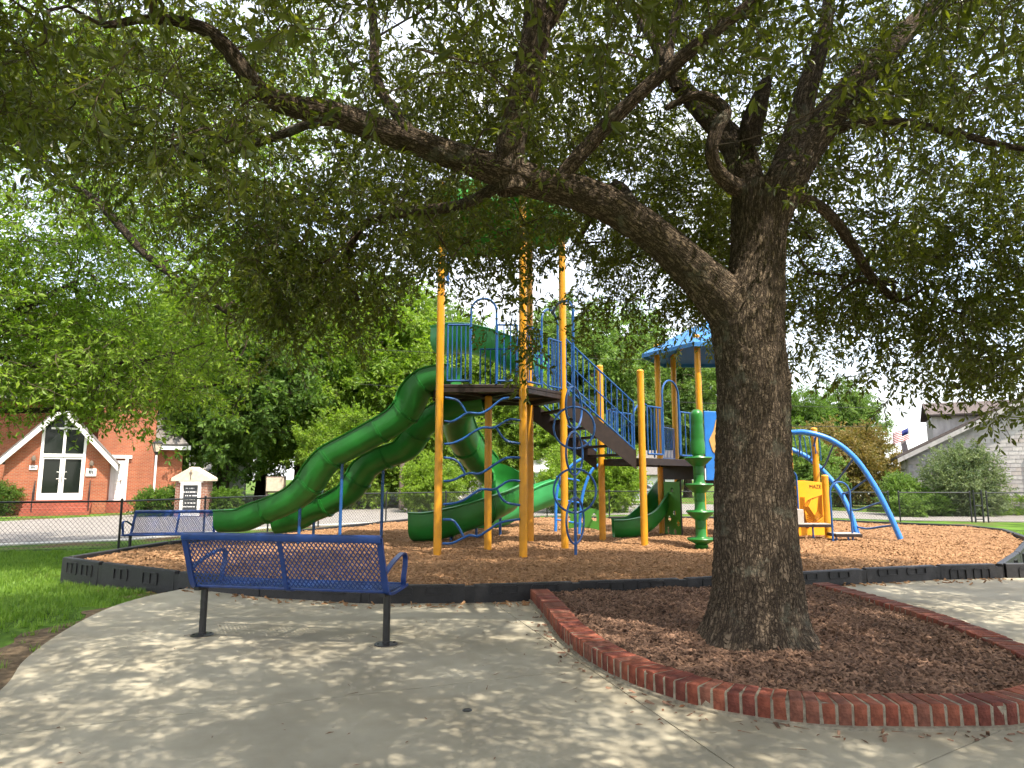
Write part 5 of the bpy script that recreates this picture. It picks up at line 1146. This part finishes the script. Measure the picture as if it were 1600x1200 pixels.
trunk = uv_limb('trunk', [at(u, v, DT) for u, v, r in tp], [r*mpx for _, _, r in tp], M['bark'], oak, n=130, sub=18, rough=.05, seed=1, flare=flare, disp=.016)
SK = Skel(); SK.limb([at(u, v, DT) for u, v, r in tp[9:]], [r*mpx for _, _, r in tp[9:]], n=4)
def oak_limb(px, mb_n=20, disp=.008, show=True, sub=10, sn=5):
    P = [at(u, v, d) for u, v, d, r in px]; R = [r*d/1063 for u, v, d, r in px]
    if show: uv_limb('limb', P, R, M['bark'], oak, n=mb_n, sub=sub, rough=.10, seed=len(SK.P), disp=disp)
    SK.limb(P, R, n=sn)
oak_limb([(1182,610,5.77,36),(1173,555,5.76,42),(1152,497,5.75,43),(1104,441,5.71,35),(1030,374,5.65,29),(960,325,5.6,28),(900,300,5.55,28),(845,285,5.5,27),(790,270,5.4,26),(700,240,5.3,23),(600,205,5.2,21.5),(520,178,5.1,20),(455,165,5.0,18),(408,143,4.9,17),(382,112,4.8,15),(350,70,4.7,13),(310,42,4.6,11),(240,30,4.5,8),(160,40,4.4,5)], 72, .010, sub=14)
oak_limb([(802,300,5.42,27),(797,262,5.4,25),(800,215,5.36,24),(815,160,5.3,24),(828,100,5.25,24),(838,50,5.2,24),(835,0,5.15,19),(828,-70,5.1,16),(800,-160,5.0,12)], 48, .009)
oak_limb([(838,52,5.2,17),(862,20,5.18,16),(885,-20,5.15,14),(930,-90,5.1,10),(980,-170,5.0,7)], 28, .006)
oak_limb([(862,292,5.5,14),(895,255,5.45,13),(940,205,5.4,12.5),(1000,145,5.3,12),(1060,95,5.2,11.5),(1120,45,5.1,11),(1180,2,5.0,10),(1260,-60,4.9,8)], 24, .004)
oak_limb([(1055,140,5.22,7),(1045,100,5.3,9),(1050,50,5.5,8),(1062,0,5.7,7),(1075,-60,5.9,5)], 16, .003)
oak_limb([(1188,395,5.77,30),(1203,335,5.77,36),(1226,285,5.8,33),(1255,235,5.9,29),(1290,190,6.0,26),(1330,140,6.1,24),(1372,95,6.2,21),(1420,45,6.3,17),(1470,0,6.4,13),(1540,-60,6.5,9)], 56, .010)
oak_limb([(1225,270,5.85,24),(1243,210,5.9,21),(1258,150,6.0,18),(1275,95,6.1,15),(1290,40,6.2,12),(1300,-40,6.3,9)], 36, .008)
oak_limb([(1178,330,5.77,30),(1168,285,5.8,27),(1155,240,5.9,25),(1130,205,6.1,21),(1095,170,6.3,17),(1055,120,6.6,13),(1020,60,6.9,10),(980,0,7.2,7)], 40, .008)
oak_limb([(1160,298,5.75,16),(1138,285,5.55,14),(1118,262,5.4,11),(1112,235,5.3,11),(1120,200,5.3,11.5),(1133,175,5.35,11),(1112,155,5.4,9),(1080,150,5.45,7),(1040,170,5.5,5)], 24, .004)
uv_limb('burl', [at(1196,604,5.66), at(1216,594,5.64), at(1229,588,5.64), at(1236,586,5.64)], [.12,.11,.07,.02], M['bark'], oak, n=30, sub=6, rough=.2, seed=4, disp=.01)
uv_limb('broken_stub', [at(1176,230,5.7), at(1172,205,5.66), at(1182,170,5.62), at(1195,135,5.6), at(1202,118,5.6)], [.085,.082,.085,.066,.012], M['bark2'], oak, n=20, sub=6, rough=.35, seed=9, disp=.01)
oak_limb([(1300,205,6.0,8),(1340,193,5.8,7.5),(1400,190,5.6,7),(1480,205,5.4,6),(1560,225,5.2,5),(1640,240,5.0,4)], 14, .002)
oak_limb([(1195,288,5.8,12),(1228,298,5.9,11),(1290,330,6.3,9),(1330,380,6.8,8),(1360,430,7.2,7),(1400,470,7.6,5)], 14, .002)
oak_limb([(700,250,5.3,8),(650,215,5.5,9),(590,130,5.7,9),(585,60,5.9,8),(580,0,6.0,7)], 14, .002)
oak_limb([(560,195,5.15,9),(500,190,5.4,8),(440,210,5.8,7.5),(380,230,6.2,7),(300,250,6.6,5)], 14, .002)
oak_limb([(790,285,5.4,10),(720,320,6.0,9),(650,330,6.6,8),(570,350,7.0,7),(540,420,7.3,5),(560,470,7.4,4)], 14, .002)
oak_limb([(1000,360,5.65,8),(985,310,6.3,8),(960,290,7.0,7.5),(930,330,7.8,6),(900,380,8.4,4.5)], 14, .002)
# hidden heads of the tree, behind and above the camera: they throw the dapple on the plaza
SK.limb([V(1.2,4.9,4.4), V(.3,3.4,5.2), V(-.3,1.6,5.8), V(-.6,-.4,6.0)], [.12,.10,.07,.04]); SK.limb([V(2.6,5.6,4.6), V(3.6,3.9,5.4), V(4.4,2.2,5.8), V(4.9,.2,6.0)], [.13,.10,.07,.04])
SK.limb([V(2.4,5.9,4.6), V(4.2,6.6,5.4), V(6.2,7.0,5.6), V(7.8,7.4,5.2)], [.12,.10,.07,.04])
def under(x, y):
    z_ = 3.55
    z_ -= .70*smooth((x-3.4)/3.6)*smooth((y-3.5)/3)
    z_ -= .25*math.exp(-((x-.2)**2/.8+(y-7.2)**2/.8))
    z_ += .35*math.exp(-((x-2)**2+(y-5.8)**2)/2.5)
    if x < 2: z_ = max(z_, 1.4+.335*math.hypot(x, y))
    lf = smooth((-x/max(y, .5)-.36)/.12)
    z_ = lerp(z_, max(z_*.93, 1.4+.43*math.hypot(x, y)), lf)
    z_ = lerp(z_, 2.62, math.exp(-(((x+2.3)/.62)**2+((y-7.3)/1.0)**2)))
    return z_
T = []; k = 0
while len(T) < 940 and k < 60000:
    k += 1; a, r = rng.uniform(0, 6.283), math.sqrt(rng.random()); x, y = 1.9+7.6*r*math.cos(a), 4.6+5.6*r*math.sin(a)
    if x < -4.6 or (y > 8.4 and x < -2.6): continue
    zu = under(x, y)+.22*mnoise.noise(V(x*.8, y*.8, 9)); zt = 4.6+1.9*math.sqrt(max(0, 1-r*r*.96))
    z_ = zu+(max(zt, zu+.9)-zu)*rng.beta(1.0, 1.5)
    if nz3((x, y, z_), .75, 3) < .0 and rng.random() < .9: continue
    if math.dist((x, y, z_), (0, 0, EYE)) < 2.6: continue
    if y > .5:
        w_ = y*cT+(z_-EYE)*sT; u_, v_ = 800+FPX*x/w_, 600-FPX*((z_-EYE)*cT-y*sT)/w_
        if v_ > -120 and y < 5.5 and 330 < u_ < 1500 and rng.random() < .88: continue
        if v_ > -60 and y < 6.2 and rng.random() < .22: continue
        if 580 < u_ < 910 and v_ > 300 and rng.random() < .55: continue
    T.append((x, y, z_))
for u, v, d, s, m_ in [(820,365,7.0,.22,2),(872,375,7.2,.22,2),(770,390,7.0,.24,2),(735,360,6.8,.24,2),(640,370,7.0,.3,2),(600,390,7.2,.3,3),(832,485,7.0,.08,1),(785,480,7.0,.08,1),(480,430,7.3,.28,6),(505,490,7.4,.2,6),(460,455,7.3,.25,6),(540,450,7.4,.2,4),(555,380,7.3,.3,4),
 (950,400,8.2,.3,5),(1000,430,8.4,.28,5),(1050,420,8.4,.3,4),(1080,380,8.2,.3,4),(975,480,8.4,.12,2),(920,350,8.0,.3,4),(1275,400,7.6,.3,5),(1290,510,7.6,.14,2),(1350,440,7.8,.32,7),(1420,470,7.6,.3,6),(1480,500,7.2,.28,6),(1540,530,7.0,.22,5),(1590,580,6.6,.16,4),(1500,420,7.5,.33,6),(1400,360,7.5,.33,6),(1560,390,7.0,.33,6),(1600,480,6.8,.26,5),(1450,555,7.0,.10,2),(1400,530,7.4,.14,2),(1330,520,7.6,.14,2)]:
    c_ = at(u, v, d)
    for _ in range(m_): T.append(tuple(np.array(c_)+rng.normal(size=3)*s))
k = 0
while k < 340:                                # the high far side of the crown
    x, y = rng.uniform(-4.2, 8.5), rng.uniform(5.9, 9.6); z_ = rng.uniform(4.9, 8.4)
    if nz3((x, y, z_), .8, 17) < -.12 or ((x-1.9)/7)**2+((y-4.6)/5.6)**2+((z_-4)/5)**2 > 1.25: continue
    if x < -2.2 and y > 7.6: continue
    T.append((x, y, z_)); k += 1
k = 0
while k < 540:  # extra leaf targets above the view, added to shade the plaza
    x, y = rng.uniform(-3.5, 7.5), rng.uniform(-1.5, 5.6); zl = 1.4+.86*math.hypot(x, y); z_ = rng.uniform(max(zl, 4.4), max(zl, 4.4)+2.0)
    if z_ > 8.6 or nz3((x, y, z_), .6, 5) < -.25: continue
    T.append((x, y, z_)); k += 1
tips = SK.grow(T, rng, rtip=.0055, sag=.10, maxr=.045)
mb = MB(); SK.boughs(mb, 5); mb.build('boughs', M['twig'], oak, kind='stuff')
ov = [spray(rng, .44, 5, 6, (.076, .027), .30, True) for _ in range(7)]
crown('crown', oak, tips, rng, [M['oakleaf'], M['twig']], ov, 6, .24, .30)

# ================================================================== OTHER TREES AND SHRUBS
def fill_tree(name, base, label, limbs, targets, leafm, leaf, per, spread, L, rng, fine=False, down=.15, n=8, group=None, rtip=.008, maxr=.08, smin=.75, smax=1.3, side=5, pert=6):
    t = thing(name, base, label, 'tree', group); sk = Skel()
    for i, (P, R) in enumerate(limbs):
        uv_limb('trunk' if i == 0 else 'limb', P, R, M['bark2'], t, n=n if i else n+6, sub=6, rough=.12, seed=i+3); sk.limb(P, R)
    tips = sk.grow(targets, rng, rtip, .08, maxr); mb = MB(); sk.boughs(mb, 4); mb.build('boughs', M['twig'], t, kind='stuff')
    crown('crown', t, tips, rng, [leafm, M['twig']], [spray(rng, L, side, pert, leaf, .2, fine, L*.01) for _ in range(5)], per, spread, down, smin, smax); return t
# the tree on the left, its trunk outside the picture
def P_(*a): return at(*a)
lb = (-12.6, 12.5, gz(-12.6, 12.5))
LT = [([V(*lb), V(-12.4,12.4,1.8), V(-12.0,12.2,3.6), V(-11.6,12.0,5.5), V(-11.2,11.8,7.5)], [.34,.28,.24,.18,.1]),
 ([V(-11.7,12.0,5.2), P_(-60,200,11.2), P_(130,300,10.8), P_(230,400,10.6), P_(310,458,10.5), P_(372,500,10.6)], [.12,.09,.07,.06,.05,.03]),
 ([V(-12,12.2,3.6), P_(-80,560,12), P_(10,505,12), P_(45,478,12), P_(120,440,12.4)], [.13,.11,.09,.07,.04]),
 ([V(-12.2,12.3,2.9), P_(-60,545,12.4), P_(30,568,12.4), P_(120,572,12.4), P_(240,560,12.6), P_(330,532,12.8)], [.09,.07,.05,.04,.03,.02]),
 ([V(-12.2,12.3,2.6), P_(-70,640,12.8), P_(90,640,12.8), P_(240,618,13), P_(400,590,13.4)], [.08,.06,.05,.04,.02])]
T2 = []; 
while len(T2) < 380:
    u, v, d = rng.uniform(-260, 500), rng.uniform(60, 615), rng.uniform(10.2, 15.2); p = P_(u, v, d)
    if v > 606-90*smooth((u-300)/200): continue
    if nz3(p, .55, 11) < -.08 and rng.random() < .8: continue
    if p.x > -3.6: continue
    bq = np.array(p)-np.array((-7.7, 15.0, .5)); sv = np.array(sd); bq = bq-sv*bq.dot(sv)
    if np.linalg.norm(bq) < 1.3: continue  # crown left open along the sun's path so the rear bench is lit
    T2.append(tuple(p))
for _ in range(36):
    T2.append(tuple(P_(rng.uniform(60, 290), rng.uniform(540, 612), rng.uniform(12.4, 15))))
fill_tree('shade_tree', lb, 'light green tree at the left edge, its boughs hanging before the church', LT, T2, M['limeleaf'], (.10,.040), 8, .34, .62, rng, False, .1)
# background woodland: three kinds, each tree a copy with parts of its own
def proto(h, rx, rz, zc, leafm, nt, seed, name='tall_tree'):
    r_ = np.random.default_rng(seed); T_ = []
    while len(T_) < nt:
        p = r_.normal(size=3); p /= np.linalg.norm(p); p *= r_.random()**.38; x, y, z_ = p[0]*rx, p[1]*rx, zc+p[2]*rz
        if nz3((x, y, z_), .30, seed) < -.10 and r_.random() < .85: continue
        w_ = 1-.25*abs((z_-zc)/rz); T_.append((x*w_, y*w_, z_))
    lim = [([V(0,0,-.3), V(.1,0,h*.15), V(-.1,.1,h*.35), V(.15,0,h*.6), V(.1,.1,h*.85)], [h*.030,h*.024,h*.019,h*.012,h*.004])]
    for k in range(6):
        a = k*1.05+seed; z0 = h*(.2+.08*k); lim.append(([V(0,0,z0), V(math.cos(a)*rx*.3, math.sin(a)*rx*.3, z0+h*.07), V(math.cos(a)*rx*.7, math.sin(a)*rx*.7, z0+h*.12)], [h*.010,h*.007,h*.003]))
    return fill_tree(name, (0,0,0), 'tree', lim, T_, leafm, (.30,.155), 7, .55, 1.15, r_, False, .1, rtip=.02, maxr=.16)
PA, PB, PC = proto(16, 5.2, 6.6, 8.8, M['limeleaf'], 230, 5), proto(15, 5.4, 6.0, 8.2, M['darkleaf'], 240, 8), proto(17, 5.0, 6.6, 9.6, M['midleaf'], 210, 13)
LOW = proto(9, 4.2, 4.0, 4.4, M['limeleaf'], 170, 31, 'small_tree')
spots = [(PB,345,39,.95,'dark green tree behind the right hand hedge of the church sign'),(PA,468,44,.95,'bright green tree rising above the lower end of slides'),(PB,405,52,1.1,'deep green tree behind the stone panel sign'),
 (PA,585,47,1.0,'bright green tree behind the middle of the wavy slides'),(PC,655,54,1.0,'mid green tree just left of the tall tower'),(PA,735,50,.85,'yellow green tree directly behind the climbing web'),
 (PA,790,47,.72,'bright green tree between tower posts above the white house'),(PC,905,58,1.05,'pale airy tree behind the stair rails'),(PC,985,66,1.1,'tall pale tree in the gap left of the blue roof'),(PC,1075,60,.85,'green tree beneath and behind the blue roof'),
 (PB,250,56,1.1,'dark tree rising behind the church tower'),(PB,120,62,1.2,'dark tree behind the church entrance gable'),(PA,520,60,1.15,'far light tree in the wood behind the slides'),(PA,310,64,1.2,'far light green tree above the church roof'),
 (PB,1260,58,.62,'dark tree behind the yellow maze posts'),(PC,1330,64,.66,'rounded green tree behind the arched ladder'),(PB,700,66,1.15,'far dark tree filling behind the tower'),(PB,860,70,1.0,'far dark tree behind the ring climber')]
used = set(); jit = random.Random(4)
for pr_, u, d, s, lab in spots:
    t = pr_ if id(pr_) not in used else copy_tree(pr_); used.add(id(pr_)); b = at(u, 785, d)
    t.location = (b.x, d, gz(b.x, d)-.05); t.rotation_euler = (0,0,jit.uniform(0,6.3)); t.scale = (s*jit.uniform(.9,1.1),)*2+(s,); t['label'] = lab; t['group'] = 'trees behind the playground'
for i, (u, d, s, lab) in enumerate([(545,38,.62,'low leafy tree between the two wavy slides'),(672,40,.70,'low sunlit tree behind the left yellow post'),(930,36,.50,'bright bushy tree behind the ring climber and fence'),(870,48,.55,'low light green tree beside the mint cottage')]):
    t = LOW if i == 0 else copy_tree(LOW); b = at(u, 785, d); t.location = (b.x, d, gz(b.x, d)-.05); t.rotation_euler = (0,0,i*1.9); t.scale = (s,)*3; t['label'] = lab; t['group'] = 'low trees behind the playground'
# trees beyond the view that close the wood on both sides (far row seen between the others)
def shrub(name, c, r, leafm, label, cat='shrub', n=90, leaf=(.07,.035), L=.28, boxy=False, stems=5, group=None, per=5, up=.5):
    t = thing(name, c, label, cat, group); c = Vector(c); T_ = []; r_ = np.random.default_rng(int(abs(c.x*91+c.y*17)) % 9999)
    while len(T_) < n:
        p = r_.uniform(-1, 1, 3)
        if boxy:
            if max(abs(p)) < .62: continue
        else:
            q_ = np.linalg.norm(p)
            if q_ > 1 or q_ < .35: continue
        T_.append((c.x+p[0]*r[0], c.y+p[1]*r[1], c.z+r[2]*up*2*.5+p[2]*r[2]*.98+r[2]*.5*(1-up)*2-r[2]*.0))
    mb = MB()
    for k in range(stems):
        a = k*6.28/stems+.3; mb.tube([V(c.x+.08*math.cos(a), c.y+.08*math.sin(a), c.z-.1), V(c.x+r[0]*.3*math.cos(a), c.y+r[1]*.3*math.sin(a), c.z+r[2]*.5), V(c.x+r[0]*.6*math.cos(a+.2), c.y+r[1]*.6*math.sin(a+.2), c.z+r[2]*1.1)], [.03,.022,.008], 6)
    mb.build('stems', M['twig'], t)
    tp_ = [(np.array(q_), np.array([(q_[0]-c.x)/r[0], (q_[1]-c.y)/r[1], (q_[2]-c.z-r[2])/r[2]+.2])) for q_ in T_]
    crown('foliage', t, tp_, r_, [leafm, M['twig']], [spray(r_, L, 4, 6, leaf, .1, False, .003) for _ in range(4)], per, L*.35, -.05); return t
def sh(u, d, w, h, leafm, label, name='shrub', **k):
    b = at(u, 795, d); g_ = gz(b.x, d); return shrub(name, (b.x, d, g_), (w/2, min(w/2, 1.2), h/2), leafm, label, **k)
sh(251,30.2,1.25,.95,M['darkleaf'],'clipped box hedge between lamp post and church sign','hedge',boxy=True,cat='hedge',n=110,leaf=(.08,.045))
sh(340,30.6,1.25,.95,M['darkleaf'],'clipped box hedge right of the church sign','hedge',boxy=True,cat='hedge',n=110,leaf=(.08,.045))
sh(-2,30.5,1.3,1.3,M['darkleaf'],'rounded green bush at the left corner of the church')
sh(1506,30.5,2.7,2.9,M['greyleaf'],'large grey green multi-stemmed shrub before the grey house wall',n=150,leaf=(.11,.055),L=.5)
sh(1412,31,1.3,1.6,M['midleaf'],'green bush at the left corner of the grey house',n=130,leaf=(.09,.045),L=.35)
sh(1455,30.2,1.3,.9,M['darkleaf'],'low dark bush beside the gate post in front of house',n=80,leaf=(.08,.03))
for i, (u, w, m_, lab) in enumerate(((1478,2.2,'limeleaf','low yellow green hedge left of the gate'),(1545,2.3,'midleaf','low green hedge right of the gate'),(1590,2.0,'limeleaf','low straggling hedge at the right edge under the house window'))): sh(u,31.6,w,.72,M[m_],lab,'hedge',cat='hedge',n=90,leaf=(.08,.035),boxy=True)
sh(1300,40,4.6,4.3,M['rustleaf'],'rust tinted small tree behind the maze panel','small_tree',cat='tree',n=150,leaf=(.16,.08),L=.6,per=6)
sh(1352,44,5.2,4.6,M['rustleaf'],'orange brown small tree seen through the arched ladder','small_tree',cat='tree',n=150,leaf=(.16,.08),L=.6,per=6)
sh(1246,36,3.6,3.6,M['midleaf'],'green small tree just right of the oak trunk','small_tree',cat='tree',n=200,leaf=(.14,.07),L=.6,per=6)
sh(890,33,2.6,2.4,M['limeleaf'],'sunny shrub behind the fence under the stairs',n=150,leaf=(.12,.06),L=.4)
sh(945,33.5,3.2,2.8,M['limeleaf'],'tall yellow green shrub behind fence beside the silver car',n=180,leaf=(.12,.06),L=.4)
sh(672,34,2.6,2.6,M['limeleaf'],'leafy shrub behind the fence by the curved slide',n=150,leaf=(.12,.06),L=.4)
fb = shrub('shrub', (at(1418,795,30).x-.1, 29.6, -.25), (.5,.45,.45), M['midleaf'], 'small rounded bush at the corner of the grey house', n=45, leaf=(.08,.04))
